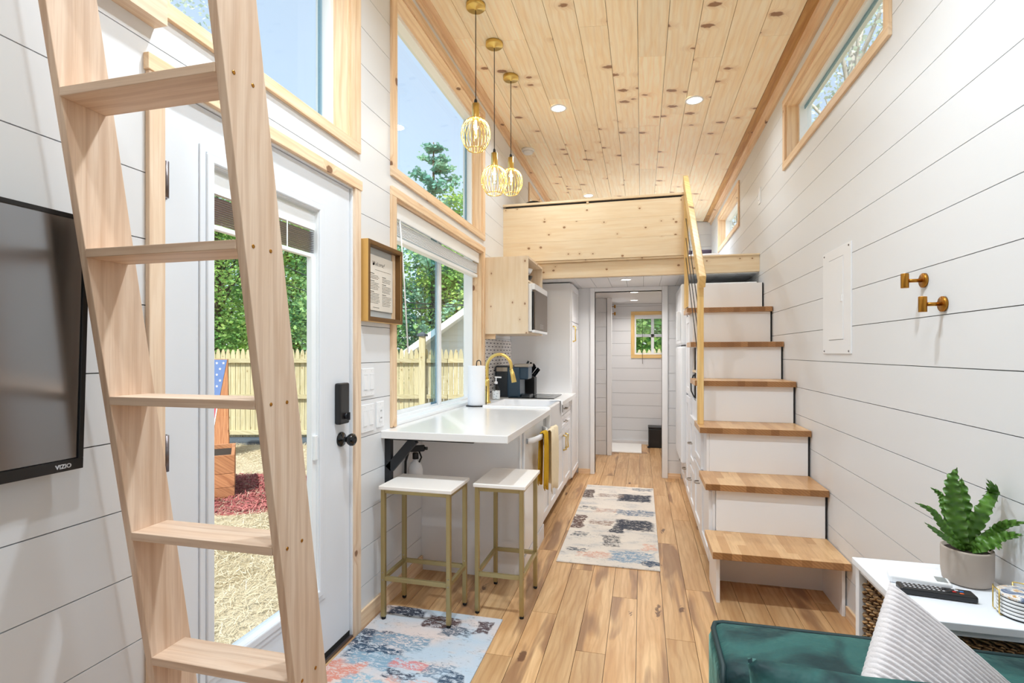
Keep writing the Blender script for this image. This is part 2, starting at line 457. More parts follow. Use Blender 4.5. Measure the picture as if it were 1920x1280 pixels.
# ------------------------------------------------------------------ mesh helpers
class MB:
    def __init__(self): self.v = []; self.f = []; self.s = []
    def add(self, vs, fs, smooth=False):
        b = len(self.v)
        self.v += [tuple(p) for p in vs]
        self.f += [tuple(i + b for i in f) for f in fs]
        self.s += [smooth] * len(fs)
        return self
    def box(self, x0, x1, y0, y1, z0, z1):
        x0, x1 = min(x0, x1), max(x0, x1); y0, y1 = min(y0, y1), max(y0, y1); z0, z1 = min(z0, z1), max(z0, z1)
        vs = [(x0, y0, z0), (x1, y0, z0), (x1, y1, z0), (x0, y1, z0), (x0, y0, z1), (x1, y0, z1), (x1, y1, z1), (x0, y1, z1)]
        return self.add(vs, [(0, 3, 2, 1), (4, 5, 6, 7), (0, 1, 5, 4), (1, 2, 6, 5), (2, 3, 7, 6), (3, 0, 4, 7)])
    def hexa(self, p):   # 8 corners, bottom loop then top loop
        return self.add(p, [(0, 3, 2, 1), (4, 5, 6, 7), (0, 1, 5, 4), (1, 2, 6, 5), (2, 3, 7, 6), (3, 0, 4, 7)])
    def beam(self, a, b, up, w, h):   # bar from a to b, w across, h along up
        a, b, up = Vector(a), Vector(b), Vector(up)
        d = (b - a).normalized(); r = d.cross(up).normalized(); u = r.cross(d).normalized()
        vs = []
        for p in (a, b):
            for sx, sy in ((-1, -1), (1, -1), (1, 1), (-1, 1)):
                vs.append(p + r * sx * w / 2 + u * sy * h / 2)
        return self.add(vs, [(0, 1, 2, 3), (7, 6, 5, 4), (0, 4, 5, 1), (1, 5, 6, 2), (2, 6, 7, 3), (3, 7, 4, 0)])
    def tube(self, pts, r, n=8, caps=True, closed=False):
        pts = [Vector(p) for p in pts]
        rs = r if isinstance(r, (list, tuple)) else [r] * len(pts)
        base = len(self.v); m = len(pts)
        t0 = (pts[1] - pts[0]).normalized()
        ref = Vector((0, 0, 1)) if abs(t0.z) < 0.9 else Vector((1, 0, 0))
        nrm = t0.cross(ref).normalized()
        vs = []
        for i, p in enumerate(pts):
            if closed: t = (pts[(i + 1) % m] - pts[i - 1]).normalized()
            else: t = (pts[min(i + 1, m - 1)] - pts[max(i - 1, 0)]).normalized()
            nrm = (nrm - t * nrm.dot(t)).normalized(); bn = t.cross(nrm)
            for k in range(n):
                a = 2 * PI * k / n
                vs.append(p + (nrm * math.cos(a) + bn * math.sin(a)) * rs[i])
        fs = []
        for i in range(m if closed else m - 1):
            j = (i + 1) % m
            for k in range(n):
                k2 = (k + 1) % n
                fs.append((i * n + k, i * n + k2, j * n + k2, j * n + k))
        self.add(vs, fs, True)
        if caps and not closed:
            self.f.append(tuple(base + k for k in reversed(range(n)))); self.s.append(False)
            self.f.append(tuple(base + (m - 1) * n + k for k in range(n))); self.s.append(False)
        return self
    def lathe(self, prof, c=(0, 0, 0), n=24, axis='z', cap0=True, cap1=True):
        vs = []; c = Vector(c)
        for (r, h) in prof:
            for k in range(n):
                a = 2 * PI * k / n; p, q = r * math.cos(a), r * math.sin(a)
                if axis == 'z': vs.append(c + Vector((p, q, h)))
                elif axis == 'x': vs.append(c + Vector((h, p, q)))
                else: vs.append(c + Vector((q, h, p)))
        m = len(prof); fs = []
        for i in range(m - 1):
            for k in range(n):
                k2 = (k + 1) % n
                fs.append((i * n + k, i * n + k2, (i + 1) * n + k2, (i + 1) * n + k))
        b = len(self.v)
        self.add(vs, fs, True)
        if cap0: self.f.append(tuple(b + k for k in reversed(range(n)))); self.s.append(False)
        if cap1: self.f.append(tuple(b + (m - 1) * n + k for k in range(n))); self.s.append(False)
        return self
    def grid(self, P, smooth=True, closed=False):   # P[i][j]
        m, n = len(P), len(P[0])
        vs = [p for row in P for p in row]
        fs = [(i * n + j, i * n + j + 1, (i + 1) * n + j + 1, (i + 1) * n + j) for i in range(m - 1) for j in range(n - 1)]
        return self.add(vs, fs, smooth)
    def prism(self, poly, a, b, axis):   # polygon in the two other axes (cyclic order), extruded a..b along axis
        n = len(poly); vs = []
        for h in (a, b):
            for (p, q) in poly:
                vs.append({'x': (h, p, q), 'y': (p, h, q), 'z': (p, q, h)}[axis])
        fs = [tuple(reversed(range(n))), tuple(range(n, 2 * n))] + [(i, (i + 1) % n, n + (i + 1) % n, n + i) for i in range(n)]
        return self.add(vs, fs)
    def mesh(self, name, material):
        me = bpy.data.meshes.new(name)
        me.from_pydata(self.v, [], self.f)
        me.polygons.foreach_set('use_smooth', self.s)
        me.materials.append(material); me.update()
        return me
    def build(self, name, material, parent=None, bevel=0.0, seg=2, **props):
        o = bpy.data.objects.new(name, self.mesh(name, material))
        link(o, parent)
        if bevel > 0:
            md = o.modifiers.new('bevel', 'BEVEL'); md.width = bevel; md.segments = seg; md.limit_method = 'ANGLE'; md.angle_limit = math.radians(40)
        for k, v in props.items(): o[k] = v
        return o

def wm(o):
    m = Matrix.LocRotScale(o.location, o.rotation_euler, o.scale)
    if o.parent: m = wm(o.parent) @ o.matrix_parent_inverse @ m
    return m
def link(o, parent=None):
    COL.objects.link(o)
    if parent is not None:
        o.parent = parent
        o.matrix_parent_inverse = wm(parent).inverted()
def tag(o, label=None, cat=None, group=None, kind=None):
    if label: o['label'] = label
    if cat: o['category'] = cat
    if group: o['group'] = group
    if kind: o['kind'] = kind
    return o
def thing(name, label, cat, loc=(0, 0, 0), group=None):
    o = bpy.data.objects.new(name, None); COL.objects.link(o); o.location = loc; o.empty_display_size = 0.1
    return tag(o, label, cat, group)
def structure(name, loc=(0, 0, 0)):
    o = bpy.data.objects.new(name, None); COL.objects.link(o); o.location = loc; o.empty_display_size = 0.1
    o['kind'] = 'structure'
    return o
def clone(root, offset, label=None, rotz=0.0):
    r = root.copy(); COL.objects.link(r); r.location = Vector(root.location) + Vector(offset); r.rotation_euler = (0, 0, root.rotation_euler[2] + rotz)
    if label: r['label'] = label
    def rec(src, dst):
        for ch in list(src.children):
            c = ch.copy(); COL.objects.link(c); c.parent = dst; c.matrix_parent_inverse = ch.matrix_parent_inverse.copy()
            rec(ch, c)
    bpy.context.view_layer.update()
    rec(root, r)
    return r
def fontmesh(name, body, size, mw, material, parent, extrude=0.0005, **kw):
    cu = bpy.data.curves.new(name, 'FONT'); cu.body = body; cu.size = size; cu.extrude = extrude
    for k, v in kw.items(): setattr(cu, k, v)
    tmp = bpy.data.objects.new(name, cu); COL.objects.link(tmp)
    dg = bpy.context.evaluated_depsgraph_get()
    me = bpy.data.meshes.new_from_object(tmp.evaluated_get(dg))
    bpy.data.objects.remove(tmp)
    me.transform(mw); me.materials.clear(); me.materials.append(material)
    o = bpy.data.objects.new(name, me); link(o, parent)
    return o

def cells(axis, us, vs_, filled, w0, w1):
    """welded plate made of the filled cells of a grid; returns list of MB, one for each connected island.
    axis 'x': u=y v=z; axis 'y': u=x v=z; axis 'z': u=x v=y; w is the position along axis"""
    left = set(filled); out = []
    def pt(u, v, w):
        return {'x': (w, u, v), 'y': (u, w, v), 'z': (u, v, w)}[axis]
    while left:
        st = [left.pop()]; comp = set(st)
        while st:
            i, j = st.pop()
            for q in ((i + 1, j), (i - 1, j), (i, j + 1), (i, j - 1)):
                if q in left: left.remove(q); comp.add(q); st.append(q)
        mb = MB(); idx = {}
        def vid(i, j, k):
            if (i, j, k) not in idx:
                idx[(i, j, k)] = len(mb.v); mb.v.append(pt(us[i], vs_[j], (w0, w1)[k]))
            return idx[(i, j, k)]
        def face(*q): mb.f.append(tuple(vid(*a) for a in q)); mb.s.append(False)
        for (i, j) in comp:
            face((i, j, 1), (i + 1, j, 1), (i + 1, j + 1, 1), (i, j + 1, 1))
            face((i, j, 0), (i, j + 1, 0), (i + 1, j + 1, 0), (i + 1, j, 0))
            for (di, dj, a, b) in ((0, -1, (i, j), (i + 1, j)), (1, 0, (i + 1, j), (i + 1, j + 1)), (0, 1, (i + 1, j + 1), (i, j + 1)), (-1, 0, (i, j + 1), (i, j))):
                if (i + di, j + dj) not in comp:
                    face(a + (0,), b + (0,), b + (1,), a + (1,))
        out.append(mb)
    return out
def plate(axis, u0, u1, v0, v1, holes, w0, w1):
    us = sorted({u0, u1} | {min(max(h[k], u0), u1) for h in holes for k in (0, 1)})
    vs = sorted({v0, v1} | {min(max(h[k], v0), v1) for h in holes for k in (2, 3)})
    fill = []
    for i in range(len(us) - 1):
        for j in range(len(vs) - 1):
            cu, cv = (us[i] + us[i + 1]) / 2, (vs[j] + vs[j + 1]) / 2
            if not any(h[0] < cu < h[1] and h[2] < cv < h[3] for h in holes): fill.append((i, j))
    return cells(axis, us, vs, fill, w0, w1)
def ring(axis, u0, u1, v0, v1, t, w0, w1, tb=None, tt=None):
    tb = t if tb is None else tb; tt = t if tt is None else tt
    return plate(axis, u0, u1, v0, v1, [(u0 + t, u1 - t, v0 + tb, v1 - tt)], w0, w1)[0]
def boards(parent, axis, u0, u1, v0, v1, holes, back, front, first, pitch=0.176, gap=0.0029, mat_=None, horizontal=True, name='board'):
    lo, hi = (v0, v1) if horizontal else (u0, u1)
    k = math.ceil((lo - first) / pitch - 1e-6)
    edges = [lo]
    while first + k * pitch < hi - 0.01:
        if first + k * pitch > lo + 0.01: edges.append(first + k * pitch)
        k += 1
    edges.append(hi)
    for a, b in zip(edges[:-1], edges[1:]):
        a2, b2 = a + gap / 2, b - gap / 2
        if horizontal: mbs = plate(axis, u0, u1, a2, b2, holes, back, front)
        else: mbs = plate(axis, a2, b2, v0, v1, holes, back, front)
        for mb in mbs: mb.build(name, mat_ or M['wall'], parent)

L, R = -1.28, 0.98
Y0, Y1 = -2.6, 8.0
def ceil(x): return 3.19 + (0.98 - x) * 0.093
# ------------------------------------------------------------------ floor
floor = structure('floor')
MB().box(-1.30, 1.0, Y0, 8.05, -0.10, -0.012).build('subfloor', M['backing'], floor)
fx = -0.023 - 0.128 * 10
k = 0
while fx < R:
    a, b = max(fx, L), min(fx + 0.128, R)
    y = Y0 + (k * 0.467 % 1.22) - 1.22 + random.uniform(-.1, .1)
    while y < 7.6:
        y2 = y + 1.22
        c, d = max(y, Y0), min(y2, 7.6)
        if d - c > 0.03:
            MB().box(a + 0.0011, b - 0.0011, c + 0.0011, d - 0.0011, -0.012, 0).build('plank', M['floor'], floor)
        y = y2
    fx += 0.128; k += 1

# ------------------------------------------------------------------ walls
HD = (1.15, 2.125, -0.1, 2.05)
H1 = (1.165, 2.095, 2.265, 3.24)
H2 = (2.545, 4.09, 2.28, 3.25)
H3 = (2.538, 4.10, 0.905, 2.125)
H6 = (5.95, 7.30, 2.62, 3.24)
H8_ADDED = (-2.0, 0.9, 1.0, 2.3)  # opening of the unseen window added for daylight
wl = structure('wall_left')
holesL = [HD, H1, H2, H3, H6]
def plank_wall(parent, x_in, x_out, holes, thick):
    s = 1 if x_out > x_in else -1
    for mb in plate('x', Y0, 8.1, -0.1, 3.52 if s < 0 else 3.30, holes, x_in + s * 0.013, x_out): mb.build('framing', M['backing'], parent)
plank_wall(wl, L, -1.44, holesL, 0)
boards(wl, 'x', Y0, Y1, 0.0, ceil(L) - 0.0, holesL, L - 0.012, L, 0.721)
wr = structure('wall_right')
H4 = (2.45, 3.975, 2.63, 3.02)
H5 = (5.80, 7.20, 2.65, 3.02)
holesR = [H4, H5, H8_ADDED]
plank_wall(wr, R, 1.12, holesR, 0)
boards(wr, 'x', Y0, Y1, 0.0, ceil(R), holesR, R + 0.012, R, 0.721)
# loft rear wall and lower rear wall
wb = structure('wall_back')
MB().box(-1.44, 1.12, 8.013, 8.12, 2.0, 3.5).build('framing', M['backing'], wb)
MB().prism([(L, 2.0), (R, 2.0), (R, ceil(R)), (L, ceil(L))], 8.012, 8.02, 'y').build('backing', M['wall'], wb)
boards(wb, 'y', L, R, 2.14, 3.19, [], 8.012, 8.0, 0.721)
H7 = (-0.097, 0.44, 1.267, 1.825)
wh = structure('wall_bath')
for mb in plate('y', -1.44, 1.12, -0.1, 2.0, [H7], 7.573, 7.70): mb.build('framing', M['backing'], wh)
boards(wh, 'y', L, R, 0.0, 1.985, [H7], 7.572, 7.56, 0.721)
# rear wall behind the camera
wf = structure('wall_front')
MB().box(-1.44, 1.12, Y0 - 0.12, Y0 - 0.013, -0.1, 3.5).build('framing', M['backing'], wf)
boards(wf, 'y', L, R, 0.0, 3.18, [], Y0 - 0.012, Y0, 0.721)
# partition between kitchen and hall
wp = structure('wall_partition')
HP = (-0.487, 0.205, -0.1, 1.945)
for mb in plate('y', L, R, 0.0, 1.985, [HP], 5.612, 5.70): mb.build('framing', M['wall'], wp)
MB().box(-0.66, -0.487 - 0.045, 5.60, 5.612, 0, 1.985).build('panel', M['wall'], wp)
boards(wp, 'y', 0.262, 0.98, 0.0, 1.985, [], 5.612, 5.60, 0.721, 0.18)
wc = structure('wall_closet')
MB().box(L, -0.445, 6.672, 6.75, 0, 1.985).build('framing', M['wall'], wc)
boards(wc, 'y', L, -0.432, 0.0, 1.985, [], 6.672, 6.66, 0.721, 0.18)
MB().box(-0.445, -0.42, 6.76, 7.56, 0, 1.985).build('panel', M['wall'], wc)

# trims in white around the openings
t = structure('trim_1')
MB().box(-0.532, -0.487, 5.575, 5.71, 0, 1.985).build('jamb', M['white'], t, 0.003)
MB().box(0.205, 0.262, 5.575, 5.71, 0, 1.985).build('jamb', M['white'], t, 0.003)
MB().box(-0.487, 0.205, 5.585, 5.71, 1.945, 1.985).build('head', M['white'], t, 0.003)
MB().box(-0.425, -0.368, 6.64, 6.77, 0, 1.985).build('jamb', M['white'], t, 0.003)
# baseboards
bb = structure('baseboard_left')
MB().box(L, L + 0.012, 2.172, 2.88, 0, 0.088).build('board', wood('trim', 'y'), bb, 0.002)
MB().box(L, L + 0.012, Y0, 1.10, 0, 0.088).build('board', wood('trim', 'y'), bb, 0.002)
bb = structure('baseboard_right')
MB().box(R - 0.012, R, Y0, 2.86, 0, 0.06).build('board', wood('trim', 'y'), bb, 0.002)
bb = structure('baseboard_back')
MB().box(-0.66, -0.532, 5.588, 5.60, 0, 0.05).build('board', wood('trim', 'x'), bb)
MB().box(0.262, 0.39, 5.588, 5.60, 0, 0.05).build('board', wood('trim', 'x'), bb)
MB().box(-0.42, R, 7.545, 7.56, 0, 0.05).build('board', M['white'], bb)

# ------------------------------------------------------------------ ceiling
cl = structure('ceiling')
def cboard(x0, x1, y0, y1, dz=0.0, th=0.012):
    z = lambda x: ceil(x) + dz
    return MB().hexa([(x0, y0, z(x0)), (x1, y0, z(x1)), (x1, y1, z(x1)), (x0, y1, z(x0)), (x0, y0, z(x0) + th), (x1, y0, z(x1) + th), (x1, y1, z(x1) + th), (x0, y1, z(x0) + th)])
cboard(-1.44, 1.12, Y0 - 0.1, 8.12, 0.014, 0.12).build('roof_deck', M['backing'], cl)
cx = -0.023 - 0.1785 * 8; k = 0
while cx < R:
    a, b = max(cx, L), min(cx + 0.1785, R)
    if b - a > 0.02:
        y = Y0 - random.uniform(0, 1.6)
        while y < Y1:
            y2 = y + random.choice((1.1, 1.7, 2.3, 2.9))
            c, d = max(y, Y0), min(y2, Y1)
            if d - c > 0.05:
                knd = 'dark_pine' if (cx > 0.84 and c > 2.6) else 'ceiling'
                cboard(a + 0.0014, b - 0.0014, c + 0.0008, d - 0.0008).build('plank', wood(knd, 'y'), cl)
            y = y2
    cx += 0.1785; k += 1
# crown strips
t = structure('trim_2')
def sb(x0, x1, z0, z1): return MB().box(x0, x1, Y0, Y1, z0, z1)
sb(L, L + 0.016, 3.348, ceil(L)).build('strip', wood('trim', 'y'), t, 0.002)
MB().hexa([(L + 0.016, Y0, ceil(L) - 0.014), (L + 0.06, Y0, ceil(L + .06) - 0.014), (L + 0.06, Y1, ceil(L + .06) - 0.014), (L + 0.016, Y1, ceil(L) - 0.014),
           (L + 0.016, Y0, ceil(L)), (L + 0.06, Y0, ceil(L + .06)), (L + 0.06, Y1, ceil(L + .06)), (L + 0.016, Y1, ceil(L))]).build('strip', wood('trim', 'y'), t)
sb(R - 0.016, R, 3.142, ceil(R)).build('strip', wood('trim', 'y'), t, 0.002)
MB().hexa([(R - 0.05, Y0, ceil(R - .05) - 0.012), (R - 0.016, Y0, ceil(R) - 0.012), (R - 0.016, Y1, ceil(R) - 0.012), (R - 0.05, Y1, ceil(R - .05) - 0.012),
           (R - 0.05, Y0, ceil(R - .05)), (R - 0.016, Y0, ceil(R)), (R - 0.016, Y1, ceil(R)), (R - 0.05, Y1, ceil(R - .05))]).build('strip', wood('trim', 'y'), t)

# white board ceiling below the loft
cu = structure('ceiling_lower')
MB().box(L, R, 4.88, 7.6, 1.998, 2.03).build('backing', M['backing'], cu)
boards(cu, 'z', L, R, 4.86, 5.60, [], 1.998, 1.986, -0.142 - 0.16 * 8, 0.16, horizontal=False)
boards(cu, 'z', L, R, 5.71, 7.56, [], 1.998, 1.986, 5.75, 0.16)

# ------------------------------------------------------------------ windows
def window(n, side, y0, y1, z0, z1, cas, wk='trim', depth=0.13, parts=None, bottom=True, casd=0.014, frame_t=0.035, gap_in=0.075):
    """side -1 left wall, +1 right wall; opening y0..y1 z0..z1; cas=(left,right,bottom,top) casing widths, left = smaller y"""
    x = L if side < 0 else R
    inn = -side
    w = structure('window_%d' % n)
    cl_, cr, cb, ct = cas
    f0, f1 = x, x + inn * casd
    zb = z0 - cb; zt = z1 + ct
    MB().box(f0, f1, y0 - cl_, y0, zb if not bottom else z0, z1).build('casing', wood(wk, 'z'), w, 0.0015)
    MB().box(f0, f1, y1, y1 + cr, zb if not bottom else z0, z1).build('casing', wood(wk, 'z'), w, 0.0015)
    MB().box(f0, f1 + inn * 0.001, y0 - cl_, y1 + cr, z1, zt).build('casing', wood(wk, 'y'), w, 0.0015)
    if bottom: MB().box(f0, f1 + inn * 0.001, y0 - cl_, y1 + cr, zb, z0).build('casing', wood(wk, 'y'), w, 0.0015)
    j = side * gap_in
    g = 0.010
    MB().box(x, x + j, y0, y0 + g, z0, z1).build('jamb', wood(wk, 'z'), w)
    MB().box(x, x + j, y1 - g, y1, z0, z1).build('jamb', wood(wk, 'z'), w)
    MB().box(x, x + j, y0 + g, y1 - g, z1 - g, z1).build('jamb', wood(wk, 'y'), w)
    if bottom: MB().box(x, x + j, y0 + g, y1 - g, z0, z0 + g).build('jamb', wood(wk, 'y'), w)
    fr = ring('x', y0, y1, z0, z1, frame_t, x + j, x + side * 0.15)
    fr.build('frame', M['vinyl'], w, 0.003)
    return w
w1 = window(1, -1, *H1, (0.06, 0.078, 0.045, 0.05))
MB().box(-1.412, -1.408, 1.19, 2.07, 2.29, 3.21).build('pane', M['glass'], w1)
MB().box(-1.404, -1.396, 2.04, 2.062, 2.30, 3.2).build('gasket', M['tint'], w1)
w2 = window(2, -1, *H2, (0.06, 0.06, 0.052, 0.05))
MB().box(-1.412, -1.408, 2.57, 4.06, 2.31, 3.22).build('pane', M['glass'], w2)
MB().box(-1.404, -1.396, 4.025, 4.055, 2.31, 3.2).build('gasket', M['tint'], w2)
w3 = window(3, -1, *H3, (0.054, 0.05, 0.0, 0.048), bottom=False, frame_t=0.03)
MB().box(-1.385, -1.375, 3.40, 3.445, 0.935, 2.095).build('meeting_rail', M['vinyl'], w3, 0.003)
s1 = ring('x', 2.60, 3.42, 0.935, 2.095, 0.022, -1.405, -1.39); s1.build('sash', M['vinyl'], w3, 0.002)
MB().box(-1.400, -1.397, 2.62, 3.40, 0.955, 2.08).build('pane', M['glass'], w3)
MB().box(-1.422, -1.419, 3.42, 4.075, 0.935, 2.1).build('pane', M['glass'], w3)
MB().box(-1.389, -1.386, 3.285, 3.385, 0.945, 2.09).build('reflection_band', M['tint'], w3)  # tinted strip imitating a reflection beside the meeting rail
MB().box(-1.365, -1.281, 2.548, 4.09, 0.905, 0.922).build('sill', M['vinyl'], w3, 0.003)
w4 = window(4, 1, *H4, (0.05, 0.05, 0.05, 0.05), frame_t=0.03)
MB().box(1.10, 1.104, 2.47, 3.955, 2.65, 3.0).build('pane', M['glass'], w4)
MB().box(1.084, 1.09, 2.49, 3.94, 2.968, 2.99).build('gasket', M['tint'], w4)
w5 = window(5, 1, *H5, (0.05, 0.05, 0.05, 0.05), frame_t=0.03)
MB().box(1.10, 1.104, 5.82, 7.18, 2.67, 3.0).build('pane', M['glass'], w5)
MB().box(1.07, 1.10, 6.02, 6.05, 2.67, 3.0).build('meeting_rail', M['vinyl'], w5)
w6 = window(6, -1, *H6, (0.04, 0.04, 0.04, 0.04), frame_t=0.03)
MB().box(-1.412, -1.408, 5.97, 7.28, 2.64, 3.22).build('pane', M['glass'], w6)
w8_added = window(8, 1, *H8_ADDED, (0.05, 0.05, 0.05, 0.05), frame_t=0.035)  # unseen window added to let more daylight into the near room
MB().box(1.10, 1.104, -1.97, 0.87, 1.03, 2.27).build('pane', M['glass'], w8_added)
MB().box(1.07, 1.10, -0.58, -0.52, 1.03, 2.27).build('meeting_rail', M['vinyl'], w8_added)
# bath window
w7 = structure('window_7')
a, b, c, d = H7
MB().box(a - 0.05, a, 7.546, 7.56, c, d).build('casing', wood('rail', 'z'), w7)
MB().box(b, b + 0.05, 7.546, 7.56, c, d).build('casing', wood('rail', 'z'), w7)
MB().box(a - 0.05, b + 0.05, 7.545, 7.56, d, d + 0.05).build('casing', wood('rail', 'x'), w7)
MB().box(a - 0.05, b + 0.05, 7.545, 7.56, c - 0.05, c).build('casing', wood('rail', 'x'), w7)
ring('y', a, b, c, d, 0.022, 7.56, 7.66).build('frame', M['vinyl'], w7)
MB().box(a, b, 7.60, 7.63, 1.515, 1.555).build('meeting_rail', M['vinyl'], w7)
MB().box(a, b, 7.64, 7.643, c, d).build('pane', M['glass'], w7)
MB().box(0.13, 0.17, 7.60, 7.62, c, d).build('muntin', M['vinyl'], w7)
bl = thing('window_blind', 'white blind with hanging cord at the bathroom window', 'blind', (0.17, 7.59, d))
MB().box(a + 0.022, b - 0.022, 7.575, 7.60, d - 0.055, d - 0.02).build('head_rail', M['vinyl'], bl)
for i in range(12):
    MB().box(a + 0.03, b - 0.03, 7.578, 7.598, d - 0.075 - i * 0.021, d - 0.0735 - i * 0.021).build('slat', M['vinyl'], bl)
MB().tube([(0.01, 7.572, d - 0.05), (0.01, 7.54, c - 0.06), (0.012, 7.54, c - 0.13)], 0.003, 6).build('cord', M['black'], bl)

# kitchen blind
bl = thing('window_blind', 'white blind drawn up under the valance of the big kitchen window', 'blind', (-1.32, 3.3, 2.1))
MB().box(-1.308, -1.296, 2.56, 4.07, 2.03, 2.112).build('valance', M['vinyl'], bl, 0.002)
MB().box(-1.35, -1.31, 2.556, 4.08, 2.075, 2.112).build('head_rail', M['hinge'], bl)
for i in range(9):
    MB().box(-1.355, -1.312, 2.56, 4.075, 2.018 - i * 0.0085, 2.0225 - i * 0.0085).build('slat', M['vinyl'], bl)
MB().box(-1.357, -1.310, 2.56, 4.075, 1.915, 1.938).build('bottom_rail', M['vinyl'], bl, 0.003)
MB().tube([(-1.300, 2.64, 2.03), (-1.298, 2.69, 1.7), (-1.298, 2.74, 1.30)], 0.0042, 8).build('wand', M['vinyl'], bl)

# ------------------------------------------------------------------ entry door
dr = structure('door_1')
MB().box(L - 0.0, L + 0.014, 1.102, 1.15, 0, 2.05).build('casing', wood('pine', 'z'), dr, 0.0015)
MB().box(L - 0.0, L + 0.014, 2.125, 2.173, 0, 2.05).build('casing', wood('pine', 'z'), dr, 0.0015)
MB().box(L - 0.0, L + 0.018, 1.096, 2.18, 2.05, 2.094).build('casing', wood('trim', 'y'), dr, 0.0015)
MB().box(-1.44, L, 1.15, 1.156, 0, 2.05).build('jamb', M['white'], dr)
MB().box(-1.44, L, 2.119, 2.125, 0, 2.05).build('jamb', M['white'], dr)
MB().box(-1.44, L, 1.156, 2.119, 2.044, 2.05).build('jamb', M['white'], dr)
MB().box(-1.44, L, 1.15, 2.125, -0.012, 0.012).build('threshold', M['hinge'], dr)
XD = -1.292   # door face
holes = [(1.335, 1.875, 0.33, 1.865)]
slab = plate('x', 1.159, 2.113, 0.03, 2.041, [(1.325, 1.885, 0.32, 1.875)], XD - 0.044, XD)[0].build('slab', M['door'], dr)
mo = ring('x', 1.285, 1.925, 0.27, 1.93, 0.022, XD, XD + 0.006).build('moulding', M['door'], dr, 0.003)
mo = ring('x', 1.307, 1.903, 0.292, 1.908, 0.028, XD, XD + 0.012).build('moulding', M['door'], dr, 0.005)
ring('x', 1.325, 1.885, 0.31, 1.89, 0.012, XD - 0.02, XD + 0.004).build('glazing_bead', M['vinyl'], dr, 0.002)
MB().box(XD - 0.034, XD - 0.031, 1.328, 1.882, 0.322, 1.878).build('pane', M['glass'], dr)
MB().box(XD - 0.031, XD - 0.012, 1.337, 1.873, 1.80, 1.865).build('blind_head', M['vinyl'], dr)
for i in range(12):
    MB().box(XD - 0.029, XD - 0.014, 1.34, 1.87, 1.788 - i * 0.0072, 1.790 - i * 0.0072).build('blind_slat', M['hinge'], dr)
MB().box(XD - 0.03, XD - 0.012, 1.338, 1.872, 1.686, 1.702).build('blind_rail', M['vinyl'], dr, 0.002)
for y in (1.50, 1.70): MB().box(XD - 0.013, XD - 0.0115, y, y + 0.006, 1.70, 1.80).build('blind_tape', M['vinyl'], dr)
MB().box(XD - 0.030, XD - 0.006, 1.845, 1.873, 0.345, 1.69).build('blind_track', M['vinyl'], dr, 0.002)
MB().box(XD - 0.006, XD + 0.006, 1.850, 1.868, 0.86, 0.96).build('blind_slider', M['vinyl'], dr, 0.002)
MB().box(XD - 0.03, XD + 0.002, 1.159, 2.113, 0.012, 0.035).build('sweep', M['rubber'], dr)
for z0 in (1.727, 0.97, 0.2):
    hg = MB(); hg.lathe([(0.008, 0), (0.008, 0.1)], (L + 0.004, 1.160, z0), 12)
    h = hg.build('hinge', M['hinge'], dr)
    MB().box(XD, XD + 0.003, 1.164, 1.176, z0, z0 + 0.1).build('leaf', M['hinge'], h)
kp = MB().box(XD, XD + 0.03, 1.995, 2.07, 0.985, 1.165).build('deadbolt_lock', M['black'], dr, 0.008, 3)
MB().lathe([(0.014, 0), (0.013, 0.012)], (XD + 0.03, 2.035, 1.02), 16, 'x').build('thumb_turn_base', M['iron'], kp)
MB().box(XD + 0.04, XD + 0.052, 2.031, 2.039, 1.003, 1.037).build('thumb_turn', M['iron'], kp, 0.002)
kn = MB().lathe([(0.033, 0), (0.033, 0.006), (0.028, 0.012), (0.012, 0.016), (0.011, 0.032), (0.022, 0.040), (0.028, 0.052), (0.026, 0.064), (0.014, 0.072)], (XD, 2.045, 0.915), 24, 'x').build('knob', M['blackgloss'], dr)

# ------------------------------------------------------------------ downlights
def downlight(name, x, y, z, label, r=0.055, power=LAMP_W, col=LAMP_COL, slope=0.0, group=None, parentkind=None):
    d = thing(name, label, 'light', (x, y, z), group)
    MB().lathe([(r + 0.014, 0), (r + 0.013, -0.006), (r, -0.007), (r, 0.0)], (x, y, z), 28, cap0=False, cap1=False).build('trim_ring', M['white'], d)
    MB().lathe([(r, -0.004), (r * 0.5, -0.0055), (0.001, -0.006)], (x, y, z), 28, cap0=False).build('lens', M['lens'], d)
    ld = bpy.data.lights.new('lamp', 'AREA'); ld.shape = 'DISK'; ld.size = 2 * r; ld.energy = power; ld.color = col; ld.spread = math.radians(150)
    lo = bpy.data.objects.new('lamp', ld); lo.location = (0, 0, -0.012); COL.objects.link(lo); lo.parent = d
    return d
up = [(-0.675, 4.307, 'round recessed ceiling light in the pine boards, nearest left of the loft'),
      (0.395, 4.221, 'round recessed ceiling light in the pine boards above the stairs'),
      (-0.674, 6.804, 'round recessed ceiling light seen just above the loft guard cap')]
for x, y, lb in up: downlight('recessed_light', x, y, ceil(x) - 0.001, lb, power=LAMP_W * (0.42 if x < 0 else 0.3), group='recessed lights in the pine ceiling')
for x, y, k_, lb in ((0.395, 6.8, 0.8, 'round recessed ceiling light over the loft bed, hidden behind the guard'),
                     (-0.675, 1.5, 1.3, 'added unseen fill light above the entry door side, nearer than the pendants'),  # from here on: unseen lamps added to brighten the near room
                     (0.15, 1.5, 1.3, 'added unseen fill light above the living area, right of the ladder'),
                     (-0.675, -0.9, 0.45, 'added unseen fill light behind the ladder, television side'),
                     (0.0, 0.2, 0.8, 'added unseen fill light above the middle of the sofa')):
    downlight('recessed_light', x, y, ceil(x) - 0.001, lb, power=LAMP_W * k_, group='recessed lights in the pine ceiling')
downlight('recessed_light', -0.142, 4.99, 1.985, 'small recessed light just behind the loft beam over the kitchen aisle', 0.045, 7.0, (1.0, 0.96, 0.92), group='recessed lights under the loft')
